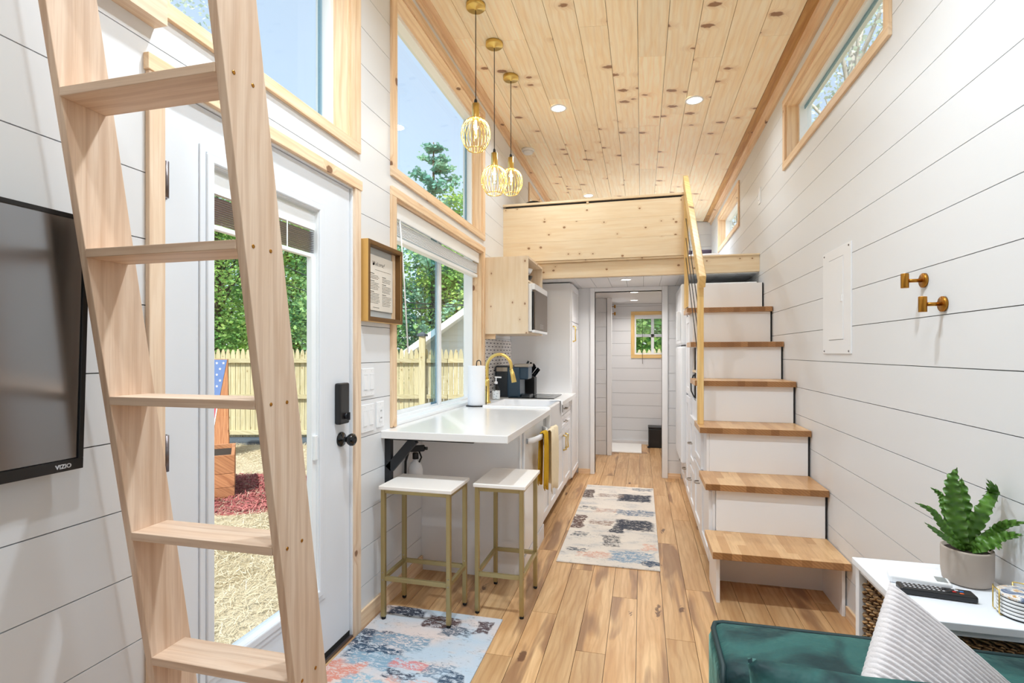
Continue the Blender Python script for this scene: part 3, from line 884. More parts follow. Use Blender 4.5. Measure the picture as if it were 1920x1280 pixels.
downlight('recessed_light', -0.082, 6.06, 1.985, 'nearer recessed light in the white hallway ceiling', 0.045, 6.0, (1.0, 0.96, 0.92), group='recessed lights under the loft')
downlight('recessed_light', -0.095, 6.99, 1.985, 'farther recessed light in the white hallway ceiling near the bathroom window', 0.045, 6.0, (1.0, 0.96, 0.92), group='recessed lights under the loft')

# smoke detector
sd = thing('smoke_detector', 'white round smoke detector on the pine ceiling left side', 'smoke detector', (-1.135, 5.224, 3.387))
MB().lathe([(0.066, 0.006), (0.066, -0.014), (0.056, -0.018)], (-1.135, 5.224, 3.382), 28).build('base', M['white'], sd)
MB().lathe([(0.054, -0.018), (0.05, -0.036), (0.036, -0.044), (0.001, -0.046)], (-1.135, 5.224, 3.382), 28).build('cover', M['white'], sd)

# ------------------------------------------------------------------ pendants
def pendant(x, y, ztop, label):
    zc = ceil(x)
    p = thing('pendant_lamp', label, 'pendant lamp', (x, y, zc), 'gold cage pendant lamps')
    MB().lathe([(0.058, 0.004), (0.058, -0.022), (0.054, -0.027), (0.008, -0.028), (0.006, -0.036)], (x, y, zc), 32).build('canopy', M['gold'], p)
    MB().tube([(x, y, zc - 0.03), (x, y, ztop + 0.02)], 0.0028, 8).build('cord', M['black'], p)
    MB().lathe([(0.004, 0.03), (0.009, 0.02), (0.010, 0)], (x, y, ztop), 12).build('strain_relief', M['black'], p)
    MB().lathe([(0.012, 0), (0.022, -0.002), (0.023, -0.082), (0.024, -0.090)], (x, y, ztop), 24).build('socket', M['gold'], p)
    cage = MB()
    prof = [(0.024, -0.086), (0.046, -0.096), (0.069, -0.115), (0.084, -0.142), (0.090, -0.174), (0.088, -0.205), (0.077, -0.235), (0.061, -0.260), (0.050, -0.273)]
    prof = [(r * 0.98, h) for r, h in prof]
    for k in range(22):
        a = 2 * PI * k / 22
        cage.tube([(x + r * math.cos(a), y + r * math.sin(a), ztop + h) for r, h in prof], 0.0021, 5, caps=False)
    for r, h in (prof[0], prof[-1]):
        cage.tube([(x + r * math.cos(2 * PI * k / 24), y + r * math.sin(2 * PI * k / 24), ztop + h) for k in range(24)], 0.003, 6, closed=True)
    cage.build('cage', M['gold'], p, kind='stuff')
    b = MB().lathe([(0.010, -0.086), (0.014, -0.105), (0.024, -0.135), (0.029, -0.165), (0.025, -0.193), (0.012, -0.208), (0.001, -0.210)], (x, y, ztop), 20).build('bulb', M['clear'], p)
    MB().tube([(x, y, ztop - 0.10), (x + 0.004, y, ztop - 0.18)], 0.0065, 8).build('filament', M['bulb'], b)
    ld = bpy.data.lights.new('lamp', 'POINT'); ld.energy = 4.0; ld.color = (1.0, 0.86, 0.66); ld.shadow_soft_size = 0.02
    lo = bpy.data.objects.new('lamp', ld); lo.location = (0, 0, ztop - 0.13 - zc); COL.objects.link(lo); lo.parent = p
pendant(-0.958, 2.945, 2.778, 'gold cage pendant lamp nearest the camera, hanging highest in view')
pendant(-0.956, 3.341, 2.632, 'middle gold cage pendant lamp, hanging lowest of the three')
pendant(-0.952, 3.777, 2.76, 'farthest gold cage pendant lamp of the three over the counter')
# ------------------------------------------------------------------ loft
lf = thing('sleeping_loft', 'pine sleeping loft platform spanning the room above the kitchen', 'loft', (0, 4.82, 1.99))
MB().box(L, R, 4.82, 4.86, 1.992, 2.132).build('beam', wood('loft', 'x'), lf, 0.002)
MB().box(0.363, R, 4.81, 4.88, 2.132, 2.146).build('landing_cap', wood('loft', 'x'), lf, 0.002)
MB().box(L, 0.363, 4.79, 4.86, 2.133, 2.15).build('ledge', wood('loft', 'x'), lf, 0.002)
zz = [2.152, 2.33, 2.508, 2.664]
for a, b in zip(zz[:-1], zz[1:]):
    MB().box(L, 0.340, 4.780, 4.805, a + 0.0003, b - 0.0003).build('guard_board', wood('loft', 'x'), lf)
MB().box(0.340, 0.363, 4.772, 4.812, 2.15, 2.668).build('end_trim', wood('loft', 'z'), lf)
MB().box(L, 0.363, 4.765, 4.83, 2.680, 2.70).build('cap_rail', wood('loft', 'x'), lf, 0.002)
MB().box(L + 0.02, 0.35, 4.785, 4.80, 2.662, 2.682).build('cap_gap_shade', M['iron'], lf)  # dark strip standing in for shade in the gap below the cap
MB().box(-0.49, -0.47, 4.772, 4.80, 2.664, 2.682).build('cap_block', wood('loft', 'x'), lf)
MB().box(L, R, 4.86, 8.0, 2.03, 2.13).build('deck', wood('pine', 'y'), lf)
# things in the loft
mt = thing('mattress', 'white made-up mattress in the loft beyond the landing', 'mattress', (0.3, 6.2, 2.13))
mp = []
for i in range(25):
    row = []
    for j in range(25):
        u, v = i / 24, j / 24
        e = min(u, 1 - u, v, 1 - v)
        z = 2.15 + 0.245 * min(1, (e / 0.06)) ** 0.5 + 0.012 * math.sin(9 * u + 3 * v) * min(1, e * 8)
        row.append((-0.55 + 1.5 * u, 6.0 + 1.9 * v, z))
    mp.append(row)
MB().grid(mp).build('cover', M['linen'], mt)
def pillow_mesh(c, e1, e2, nn, w, h, th, ribs=0, n=28, pinch=0.10, ribamp=0.0, n2=None):
    n2 = n2 or n
    c, e1, e2, nn = Vector(c), Vector(e1).normalized(), Vector(e2).normalized(), Vector(nn).normalized()
    mb = MB()
    for side in (1, -1):
        P = []
        for i in range(n + 1):
            row = []
            for j in range(n2 + 1):
                u, v = i / n * 2 - 1, j / n2 * 2 - 1
                prof = max(0, (1 - u * u)) ** 0.42 * max(0, (1 - v * v)) ** 0.42
                pu = u * (1 - pinch * (1 - abs(v)) ** 1 * abs(u) ** 3) if True else u
                pv = v * (1 - pinch * (1 - abs(u)) ** 1 * abs(v) ** 3)
                ed = min(1, (1 - abs(u)) * 14, (1 - abs(v)) * 14)
                rr = (abs(math.sin(PI * ribs * (v * .5 + .5))) ** 0.55 - 0.5) * ribamp * ed * (1 - 0.3 * (abs(math.sin(PI * 15 * (u * .5 + .5) + v)) < 0.12)) if ribs else 0
                row.append(c + e1 * pu * w / 2 + e2 * pv * h / 2 + nn * side * (prof * th / 2 + rr))
            P.append(row if side > 0 else row[::-1])
        mb.grid(P)
    return mb
for px_, lb in ((0.50, 'dark purple cushion at the far end of the loft mattress, left of the handrail'), (0.72, 'dark purple cushion at the far end of the loft mattress, right of the handrail')):
    cu_ = pillow_mesh((px_, 6.6, 2.47), (1, 0, 0), (0, .3, .4), (0, -.8, .6), 0.2, 0.16, 0.07, n=12).build('cushion', M['purple'], None)
    tag(cu_, lb, 'cushion')
hb = thing('handbag', 'black rounded bag with a silver emblem behind the loft guard', 'bag', (-1.13, 5.4, 2.6))
MB().prism([(0.17 * math.cos(PI * k / 14), 0.165 * math.sin(PI * k / 14)) for k in range(15)], 0, 0.12, 'y').build('body', M['black'], hb, 0.01)
for o in hb.children: o.data.transform(Matrix.Translation((-1.12, 5.40, 2.745)))
MB().lathe([(0.03, 0), (0.03, 0.006), (0.001, 0.008)], (-1.10, 5.392, 2.85), 16, 'y').build('emblem', M['nickel'], hb)
MB().box(-1.26, -0.95, 5.38, 5.56, 2.13, 2.744).build('crate_side', M['backing'], None)
o = bpy.data.objects['crate_side']; o.name = 'nightstand'; tag(o, 'low stand behind the loft guard under the black bag', 'nightstand')

# ------------------------------------------------------------------ staircase
st = thing('staircase', 'white storage staircase with butcher block treads along the right wall', 'staircase', (0.66, 3.7, 0))
NOSE = [(2.80, 0.287), (3.105, 0.558), (3.405, 0.834), (3.714, 1.108), (4.022, 1.375), (4.34, 1.652)]
for i, (y, z) in enumerate(NOSE):
    me = MB().box(0.35, 0.975, y, y + 0.345, z - 0.036, z)
    me.build('tread', M['tread'], st, 0.0025)
for i, (y, z) in enumerate(NOSE):
    zt = NOSE[i + 1][1] - 0.037 if i < 5 else 1.876
    if i < 5: MB().box(0.4108, 0.966, NOSE[i + 1][0] + 0.035, NOSE[i + 1][0] + 0.053, z, zt).build('riser', M['cabinet'], st, 0.0015)
MB().box(0.4108, 0.966, 4.66, 4.775, 1.652, 1.876).build('top_box', M['cabinet'], st, 0.0015)
MB().box(0.376, 0.394, 2.872, 3.16, 0, 0.251).build('nook_side', M['cabinet'], st, 0.001)
MB().box(0.957, 0.972, 2.872, 3.16, 0, 0.251).build('nook_side', M['cabinet'], st, 0.001)
MB().box(0.394, 0.957, 3.155, 3.17, 0, 0.251).build('nook_back', M['cabinet'], st)
MB().box(0.41, 0.955, 3.17, 4.75, 0, 0.02).build('plinth', M['cabinet'], st)
for i in range(6):
    y, z = NOSE[i]
    MB().box(0.966, 0.974, (NOSE[i + 1][0] + 0.04) if i < 5 else 4.665, 4.75, z - 0.036, NOSE[i + 1][1] - 0.037 if i < 5 else 1.876).build('gap_shade', M['iron'], st)  # dark strips standing in for the shaded gap between risers and wall
# side face below the treads
def shaker(parent, x, dirn, y0, y1, z0, z1, fr=0.055, name='door', gap=0.002, pull=None, horiz=False, m_=None):
    m_ = m_ or M['cabinet']
    y0 += gap; y1 -= gap; z0 += gap; z1 -= gap
    f = min(fr, (z1 - z0) * 0.28, (y1 - y0) * 0.28)
    d = ring('x', y0, y1, z0, z1, f, x, x + dirn * 0.018).build(name, m_, parent, 0.0015)
    MB().box(x, x + dirn * 0.009, y0 + f, y1 - f, z0 + f, z1 - f).build('panel', m_, d)
    if pull:
        py, pz, ln = pull
        if horiz:
            MB().tube([(x + dirn * 0.018, py - ln / 2, pz), (x + dirn * 0.045, py - ln / 2 + 0.008, pz), (x + dirn * 0.048, py, pz), (x + dirn * 0.045, py + ln / 2 - 0.008, pz), (x + dirn * 0.018, py + ln / 2, pz)], 0.0048, 8).build('pull', M['nickel'], d)
        else:
            MB().tube([(x + dirn * 0.018, py, pz - ln / 2), (x + dirn * 0.045, py, pz - ln / 2 + 0.008), (x + dirn * 0.042, py, pz), (x + dirn * 0.045, py, pz + ln / 2 - 0.008), (x + dirn * 0.018, py, pz + ln / 2)], [0.009, 0.007, 0.0045, 0.007, 0.009], 8).build('pull', M['gold'], d)
    return d
XS = 0.394
fa = plate('x', 3.16, 4.775, 0.075, 1.876, [(4.09, 4.38, 0.93, 1.335), (3.0, 3.44, 0.52, 2), (3.0, 3.74, 0.798, 2), (3.0, 4.05, 1.07, 2), (3.0, 4.37, 1.34, 2), (3.0, 4.66, 1.616, 2)], XS, XS + 0.016)
for f in fa: f.build('side_panel', M['cabinet'], st, 0.001)
shaker(st, XS, -1, 3.18, 3.60, 0.09, 0.50, pull=None)
shaker(st, XS, -1, 3.60, 4.04, 0.09, 0.52, pull=(3.70, 0.425, 0.07), horiz=True)
shaker(st, XS, -1, 4.04, 4.40, 0.09, 0.40, pull=(4.27, 0.31, 0.07), horiz=True)
shaker(st, XS, -1, 4.04, 4.40, 0.42, 0.80, pull=(4.22, 0.60, 0.07), horiz=True)
shaker(st, XS, -1, 4.40, 4.76, 0.95, 1.60)
shaker(st, XS, -1, 4.40, 4.76, 0.09, 0.93)
shaker(st, XS, -1, 3.60, 4.04, 0.53, 0.79, pull=None)
MB().box(XS + 0.01, XS + 0.35, 4.09, 4.38, 0.91, 0.93).build('niche_floor', M['cabinet'], st)
MB().box(XS + 0.34, XS + 0.352, 4.09, 4.38, 0.93, 1.335).build('niche_back', M['cabinet'], st)
MB().box(XS + 0.0, XS + 0.33, 4.10, 4.37, 1.145, 1.16).build('niche_shelf', wood('loft', 'y'), st)
# niche contents
rt = thing('router', 'small black router on the lower shelf of the stair niche', 'router', (0.48, 4.15, 0.93))
MB().box(0.43, 0.56, 4.12, 4.28, 0.93, 0.965).build('body', M['black'], rt, 0.006)
for y in (4.14, 4.26): MB().tube([(0.55, y, 0.96), (0.555, y, 1.10)], 0.005, 6).build('antenna', M['black'], rt)
cb_ = MB().tube([(0.41, 4.20, 1.14), (0.385, 4.21, 1.12), (0.372, 4.25, 1.06), (0.374, 4.25, 1.0), (0.392, 4.21, 0.955), (0.42, 4.18, 0.94)], 0.005, 8).build('power_cable', M['black'])
tag(cb_, 'black cable looping out of the stair niche', 'cable')
kb = thing('glass_jar', 'small clear jar with a metal lid on the upper niche shelf', 'jar', (0.5, 4.18, 1.16))
MB().lathe([(0.03, 0), (0.034, 0.01), (0.034, 0.07), (0.026, 0.085)], (0.47, 4.16, 1.16), 20).build('body', M['clear'], kb)
MB().lathe([(0.028, 0.085), (0.028, 0.10), (0.001, 0.101)], (0.47, 4.16, 1.16), 20).build('lid', M['iron'], kb)

# handrail
hr = thing('stair_handrail', 'yellow pine handrail with black cables rising beside the staircase', 'handrail', (0.37, 3.57, 0.834))
MB().box(0.352, 0.390, 3.555, 3.597, 0.834, 1.755).build('post', wood('rail', 'z'), hr, 0.002)
MB().hexa([(0.361, 4.74, 1.672), (0.396, 4.74, 1.70), (0.396, 4.78, 1.70), (0.361, 4.78, 1.672), (0.361, 4.74, 2.72), (0.396, 4.74, 2.72), (0.396, 4.78, 2.72), (0.361, 4.78, 2.72)]).build('post', wood('rail', 'z'), hr, 0.002)
MB().beam((0.371, 3.46, 1.742), (0.371, 4.76, 2.80), (0, 0, 1), 0.042, 0.085).build('rail', wood('rail', 'y'), hr, 0.004)
for k in range(4):
    dz = -0.16 - 0.17 * k
    a = (0.374, 3.59, 1.80 + dz); b = (0.374, 4.745, 1.80 + dz + 1.155 * 0.86)
    MB().tube([a, b], 0.003, 6).build('cable', M['black'], hr)

# ------------------------------------------------------------------ fridge
fr_ = thing('refrigerator', 'white top-freezer refrigerator under the loft right of the hallway', 'refrigerator', (0.65, 5.15, 0))
MB().box(0.40, 0.95, 4.78, 5.50, 0.30, 1.90).build('cabinet', M['appliance'], fr_, 0.004)
MB().box(0.335, 0.395, 4.78, 5.50, 1.365, 1.90).build('freezer_door', M['appliance'], fr_, 0.018, 4)
MB().box(0.335, 0.395, 4.78, 5.50, 0.32, 1.352).build('fridge_door', M['appliance'], fr_, 0.018, 4)
MB().box(0.30, 0.336, 4.80, 4.825, 1.40, 1.66).build('handle', M['appliance'], fr_, 0.008)
MB().box(0.385, 0.40, 4.79, 5.49, 1.35, 1.367).build('gasket', M['iron'], fr_)
MB().box(0.336, 0.3345, 5.0, 5.09, 1.45, 1.58).build('magnet', M['goldframe'], fr_)
fb = thing('base_cabinet', 'low white drawer base under the refrigerator', 'cabinet', (0.65, 5.15, 0))
MB().box(0.41, 0.95, 4.76, 5.58, 0.0, 0.29).build('body', M['cabinet'], fb)
shaker(fb, 0.41, -1, 4.78, 5.17, 0.06, 0.285, pull=(4.98, 0.24, 0.08), horiz=True, name='drawer')
shaker(fb, 0.41, -1, 5.17, 5.56, 0.06, 0.285, pull=(5.37, 0.24, 0.08), horiz=True, name='drawer')

# ------------------------------------------------------------------ kitchen run
XF = -0.67
ct = thing('countertop', 'white quartz worktop with an overhanging breakfast end', 'countertop', (-0.95, 2.9, 0.864))
for mb in plate('z', L, -0.617, 2.385, 5.05, [(-1.13, -0.5, 3.60, 4.16)], 0.864, 0.902): mb.build('slab', M['quartz'], ct, 0.003)
up_ = thing('backsplash', 'grey and white patterned tile backsplash behind the faucet', 'backsplash', (L, 4.6, 0.9))
MB().box(L, L + 0.008, 4.155, 5.05, 0.902, 1.41).build('tile_panel', M['tile'], up_)
pn = thing('end_panel', 'white panel below the worktop closing the kitchen run behind the stools', 'panel', (-0.97, 2.89, 0))
MB().box(L, -0.672, 2.885, 2.903, 0, 0.863).build('panel', M['cabinet'], pn, 0.001)
MB().box(-0.676, -0.668, 2.878, 2.91, 0.0, 0.863).build('edge_strip', M['white'], pn, 0.001)
dw = thing('dishwasher', 'white dishwasher with a bowed handle at the near end of the cabinets', 'dishwasher', (-0.9, 3.25, 0))
MB().box(-1.2, -0.70, 2.955, 3.555, 0.09, 0.855).build('tub', M['appliance'], dw)
MB().box(-0.70, -0.662, 2.955, 3.555, 0.11, 0.845).build('door', M['appliance'], dw, 0.006)
MB().box(-0.70, -0.668, 2.955, 3.555, 0.848, 0.858).build('control_gap', M['iron'], dw)
hd = []
for i in range(15):
    u = i / 14; y = 2.99 + 0.53 * u; d = 0.055 * math.sin(PI * u) ** 0.5 if 0 < u < 1 else 0
    hd.append((-0.660 + d, y, 0.775))
hmb = MB()
for i in range(14):
    hmb2 = MB().beam(hd[i], hd[i + 1], (0, 0, 1), 0.012, 0.034)
hm = MB(); rows = []
for (x, y, z) in hd: rows.append([(x, y, z - 0.017), (x + 0.010, y, z - 0.015), (x + 0.010, y, z + 0.015), (x, y, z + 0.017), (x - 0.006, y, z + 0.015), (x - 0.006, y, z - 0.015), (x, y, z - 0.017)])
hm.grid(rows).build('handle', M['appliance'], dw)
def towel(name, label, y0, y1, z0, mat_, xoff, n=16):
    rows = []
    for i in range(n + 1):
        u = i / n; y = y0 + (y1 - y0) * u; r = []
        xb = -0.605 + xoff + 0.006 * math.sin(13 * u + 2)
        zb = z0 + 0.02 * math.sin(5 * u)
        for s_, (dx, z) in enumerate([(-0.02, zb + 0.03), (-0.02, 0.6), (-0.018, 0.76), (-0.010, 0.797), (0.004, 0.802), (0.016, 0.79), (0.02, 0.70), (0.022, 0.55), (0.022, zb + 0.05), (0.022, zb)]):
            r.append((xb + dx + 0.004 * math.sin(9 * u + z * 8), y + 0.012 * (0.8 - z) * math.sin(7 * z), z))
        rows.append(r)
    o = MB().grid(rows).build(name, mat_)
    md = o.modifiers.new('thick', 'SOLIDIFY'); md.thickness = 0.003
    return tag(o, label, 'towel')
towel('hand_towel', 'mustard yellow hand towel hanging on the dishwasher handle', 3.17, 3.285, 0.44, M['yellow'], 0.0)
towel('hand_towel', 'cream hand towel hanging on the dishwasher handle beyond the mustard one', 3.29, 3.545, 0.39, M['cream'], 0.024)

bc = thing('base_cabinet', 'white shaker base cabinet under the farmhouse sink', 'cabinet', (-0.9, 3.9, 0))
MB().box(-1.24, -0.69, 3.575, 4.19, 0.09, 0.64).build('body', M['cabinet'], bc)
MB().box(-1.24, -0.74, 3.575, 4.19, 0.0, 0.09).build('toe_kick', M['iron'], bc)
shaker(bc, -0.69, 1, 3.575, 3.8825, 0.10, 0.645, pull=(3.85, 0.55, 0.12))
shaker(bc, -0.69, 1, 3.8825, 4.19, 0.10, 0.645, pull=(3.915, 0.55, 0.12))
bc = thing('base_cabinet', 'white shaker drawer cabinet under the cooktop, far end of the run', 'cabinet', (-0.9, 4.6, 0))
MB().box(-1.24, -0.69, 4.195, 5.045, 0.09, 0.862).build('body', M['cabinet'], bc)
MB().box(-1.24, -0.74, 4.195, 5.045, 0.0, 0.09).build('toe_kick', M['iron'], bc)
shaker(bc, -0.69, 1, 4.20, 5.04, 0.745, 0.86, name='drawer', pull=(4.62, 0.80, 0.10), horiz=True)
shaker(bc, -0.69, 1, 4.20, 5.04, 0.625, 0.745, name='drawer', pull=(4.62, 0.685, 0.10), horiz=True)
shaker(bc, -0.69, 1, 4.20, 4.62, 0.10, 0.625, pull=(4.56, 0.50, 0.13))
shaker(bc, -0.69, 1, 4.62, 5.04, 0.10, 0.625, pull=(4.68, 0.50, 0.13))
MB().box(-0.70, -0.662, 2.955, 3.575, 0.0, 0.10).build('toe_panel', M['cabinet'], dw)
# sink
sk = thing('farmhouse_sink', 'white apron-front farmhouse sink set into the worktop', 'sink', (-0.88, 3.88, 0.9))
ring('z', -1.125, -0.625, 3.605, 4.155, 0.028, 0.66, 0.915).build('basin', M['ceramic'], sk, 0.01, 3)
MB().box(-1.10, -0.65, 3.63, 4.13, 0.66, 0.675).build('bottom', M['ceramic'], sk)
MB().lathe([(0.035, 0.002), (0.03, 0.004), (0.001, 0.003)], (-0.88, 3.88, 0.675), 20).build('drain', M['gold'], sk)
MB().box(-0.66, -0.622, 3.60, 4.16, 0.655, 0.912).build('apron', M['ceramic'], sk, 0.008, 3)
ov = thing('dish_cloth', 'white dish cloth with a printed sprig folded over the sink front', 'cloth', (-0.62, 4.13, 0.9))
rows = []
for (x, z) in [(-0.72, 0.917), (-0.65, 0.919), (-0.617, 0.916), (-0.614, 0.88), (-0.612, 0.80)]:
    rows.append([(x, 4.06, z), (x + 0.002, 4.10, z + .001), (x, 4.15, z)])
cc = MB().grid(rows).build('cloth', M['paper'], ov)
MB().box(-0.6115, -0.610, 4.09, 4.12, 0.82, 0.88).build('print', M['ink'], ov)
# faucet
fc = thing('faucet', 'brushed gold gooseneck pull-down kitchen faucet', 'faucet', (-1.17, 3.88, 0.902))
fx_, fy_ = -1.175, 3.90
MB().lathe([(0.028, 0), (0.028, 0.012), (0.019, 0.02), (0.018, 0.17), (0.016, 0.19)], (fx_, fy_, 0.902), 24).build('body', M['gold'], fc)
pts = [(fx_, fy_, 1.08)]
for k in range(0, 15):
    a = PI - k / 14 * PI * 1.06
    pts.append((fx_ + 0.098 + 0.098 * math.cos(a), fy_, 1.185 + 0.098 * math.sin(a)))
MB().tube(pts, 0.0125, 14).build('spout', M['gold'], fc)
e = pts[-1]
MB().tube([e, (e[0] + 0.012, fy_, e[2] - 0.04), (e[0] + 0.024, fy_, e[2] - 0.10)], [0.014, 0.017, 0.020], 16).build('spray_head', M['gold'], fc)
MB().tube([(fx_, fy_ - 0.018, 1.0), (fx_, fy_ - 0.05, 1.01), (fx_ + 0.01, fy_ - 0.062, 1.06)], 0.006, 10).build('lever', M['gold'], fc)
# paper towel
pt_ = thing('paper_towel_holder', 'white paper towel roll on a black wire stand by the window', 'paper towel', (-1.2, 3.68, 0.902))
px, py = -1.185, 3.66
MB().lathe([(0.078, 0), (0.078, 0.006), (0.001, 0.007)], (px, py, 0.902), 32).build('base', M['black'], pt_)
MB().tube([(px, py, 0.90), (px, py, 1.215), (px + .004, py, 1.235), (px + .02, py, 1.240), (px + .032, py, 1.232), (px + .034, py, 1.205)], 0.004, 8).build('rod', M['black'], pt_)
MB().tube([(px + 0.074, py, 0.905), (px + 0.076, py, 1.05)], 0.0035, 8).build('arm', M['black'], pt_)
MB().lathe([(0.02, 0.29), (0.02, 0.0), (0.062, 0.0), (0.064, 0.004), (0.064, 0.286), (0.062, 0.29), (0.02, 0.29)], (px, py, 0.909), 36, cap0=False, cap1=False).build('roll', M['paper'], pt_)
# soap bottle
sb_ = thing('soap_bottle', 'clear pump soap bottle with a dark printed pattern behind the sink', 'bottle', (-1.19, 4.22, 0.902))
sx, sy = -1.19, 4.21
MB().lathe([(0.001, 0), (0.034, 0.001), (0.036, 0.01), (0.036, 0.085), (0.030, 0.105), (0.014, 0.12), (0.013, 0.13)], (sx, sy, 0.902), 28).build('bottle', M['clear'], sb_)
MB().lathe([(0.031, 0.004), (0.033, 0.01), (0.033, 0.075)], (sx, sy, 0.902), 24).build('liquid', M['paper'], sb_)
wr_ = MB()
for k in range(26):
    a = rng.uniform(-2.6, 0.6); z = rng.uniform(0.01, 0.08); s = rng.uniform(0.10, 0.25); h = rng.uniform(0.003, 0.008)
    wr_.add([(sx + 0.0366 * math.cos(a), sy + 0.0366 * math.sin(a), 0.902 + z), (sx + 0.0366 * math.cos(a + s), sy + 0.0366 * math.sin(a + s), 0.902 + z + .003), (sx + 0.0366 * math.cos(a + s), sy + 0.0366 * math.sin(a + s), 0.902 + z + h), (sx + 0.0366 * math.cos(a), sy + 0.0366 * math.sin(a), 0.902 + z + h)], [(0, 1, 2, 3)])
wr_.build('print', M['iron'], sb_, kind='stuff')
MB().lathe([(0.014, 0.13), (0.014, 0.15), (0.005, 0.152), (0.005, 0.185)], (sx, sy, 0.902), 16).build('pump', M['paper'], sb_)
MB().tube([(sx - 0.012, sy, 1.09), (sx + 0.045, sy, 1.088)], 0.006, 8).build('nozzle', M['paper'], sb_)
# coffee maker
cm = thing('coffee_maker', 'navy single-serve coffee maker on the worktop below the shelf cabinet', 'coffee maker', (-1.12, 4.52, 0.902))
MB().box(-1.262, -1.14, 4.44, 4.66, 0.902, 1.18).build('tank', M['navy_dark'], cm, 0.012, 3)
MB().box(-1.15, -1.035, 4.42, 4.64, 0.902, 1.17).build('body', M['navy'], cm, 0.015, 3)
MB().box(-1.06, -0.965, 4.44, 4.62, 1.06, 1.185).build('brew_head', M['navy'], cm, 0.015, 3)
MB().box(-1.03, -0.955, 4.45, 4.61, 0.902, 0.925).build('drip_tray', M['navy_dark'], cm, 0.004)
MB().box(-1.09, -0.96, 4.425, 4.635, 1.168, 1.196).build('lid_handle', M['nickel'], cm, 0.008, 3)
MB().box(-1.25, -1.15, 4.432, 4.44, 1.13, 1.165).build('water_window', M['nickel'], cm)
# knife block
kf = thing('knife_block', 'black knife block full of black-handled knives beside the cooktop', 'knife block', (-1.04, 4.88, 0.902))
MB().prism([(-1.13, 0.902), (-0.985, 0.902), (-0.985, 1.06), (-1.09, 1.12), (-1.13, 1.08)], 4.82, 4.93, 'y').build('block', M['black'], kf, 0.004)
for i in range(7):
    bx, bz = -1.10 + 0.016 * i, 1.115 - 0.009 * i
    MB().beam((bx, 4.84 + 0.024 * (i % 4), bz), (bx + 0.055 + 0.006 * (i % 3), 4.84 + 0.024 * (i % 4), bz + 0.10 - 0.004 * i), (0, 1, 0), 0.020, 0.014).build('knife_handle', M['blackgloss'], kf, 0.003)
# cooktop
ck = thing('cooktop', 'black glass induction cooktop set on the far worktop', 'cooktop', (-0.93, 4.62, 0.902))
MB().box(-1.12, -0.72, 4.35, 4.80, 0.902, 0.909).build('glass', M['blackgloss'], ck, 0.003)
for (x, y) in ((-1.01, 4.47), (-0.84, 4.47), (-1.01, 4.67), (-0.84, 4.67)):
    MB().lathe([(0.065, 0.0), (0.065, 0.0006), (0.060, 0.0006), (0.060, 0.0)], (x, y, 0.909), 28, cap0=False, cap1=False).build('zone_ring', M['lcd'], ck)
# upper cabinet
uc = thing('wall_cabinet', 'open pine wall cabinet holding the microwave over the worktop', 'cabinet', (-1.09, 4.47, 1.45))
x0, x1, y0, y1, z0, z1 = L, -0.902, 4.15, 4.79, 1.452, 2.09
MB().box(x0, x1, y0, y0 + 0.018, z0, z1).build('side', wood('panelwood', 'z'), uc, 0.001)
MB().box(x0, x1, y1 - 0.018, y1, z0, z1).build('side', wood('panelwood', 'z'), uc, 0.001)
MB().box(x0, x1, y0 + 0.018, y1 - 0.018, z1 - 0.018, z1).build('top', wood('panelwood', 'y'), uc)
MB().box(x0, x1, y0 + 0.018, y1 - 0.018, z0, z0 + 0.018).build('bottom', wood('panelwood', 'y'), uc)
MB().box(x0, x1 - 0.01, y0 + 0.018, y1 - 0.018, 1.885, 1.90).build('shelf', wood('panelwood', 'y'), uc)
MB().box(x0 + 0.002, x0 + 0.01, y0 + 0.018, y1 - 0.018, z0 + 0.018, z1 - 0.018).build('back', wood('panelwood', 'z'), uc)
MB().box(x0, x0 + 0.09, y0 + 0.03, y0 + 0.05, 1.41, 1.452).build('wall_cleat', wood('trim', 'x'), uc)
mw = thing('microwave', 'white and dark microwave oven inside the pine wall cabinet', 'microwave', (-1.05, 4.47, 1.47))
MB().box(-1.25, -0.875, 4.175, 4.765, 1.472, 1.865).build('body', M['appliance'], mw, 0.004)
MB().box(-0.875, -0.862, 4.175, 4.62, 1.48, 1.80).build('door', M['blackgloss'], mw, 0.003)
MB().box(-0.875, -0.851, 4.20, 4.765, 1.485, 1.815).build('door_panel', M['ss'], mw, 0.003)
MB().box(-0.875, -0.851, 4.175, 4.765, 1.815, 1.865).build('top_trim', M['appliance'], mw, 0.003)
MB().box(-0.875, -0.851, 4.175, 4.765, 1.462, 1.484).build('bottom_trim', M['appliance'], mw, 0.003)
bn = MB()
for i in range(4):
    for j in range(3): bn.box(-0.851, -0.8500, 4.42 + i * 0.04, 4.436 + i * 0.04, 1.505 + j * 0.014, 1.511 + j * 0.014)
bn.build('button', M['greybtn'], mw, kind='stuff')
for k, (y, z, r_, mm, lb) in enumerate([(4.42, 1.90, 0.10, 'navy_dark', 'dark stacked bowl on the shelf over the microwave, front one'), (4.45, 1.965, 0.095, 'white', 'pale rimmed bowl resting on the dark bowls over the microwave')]):
    b_ = MB().lathe([(0.03, 0), (0.04, 0.002), (r_ * 0.8, 0.025), (r_, 0.06), (r_ - 0.004, 0.06), (r_ * 0.76, 0.03), (0.03, 0.008), (0.001, 0.007)], (-1.02, y, z), 28).build('bowl', M[mm])
    tag(b_, lb, 'bowl')
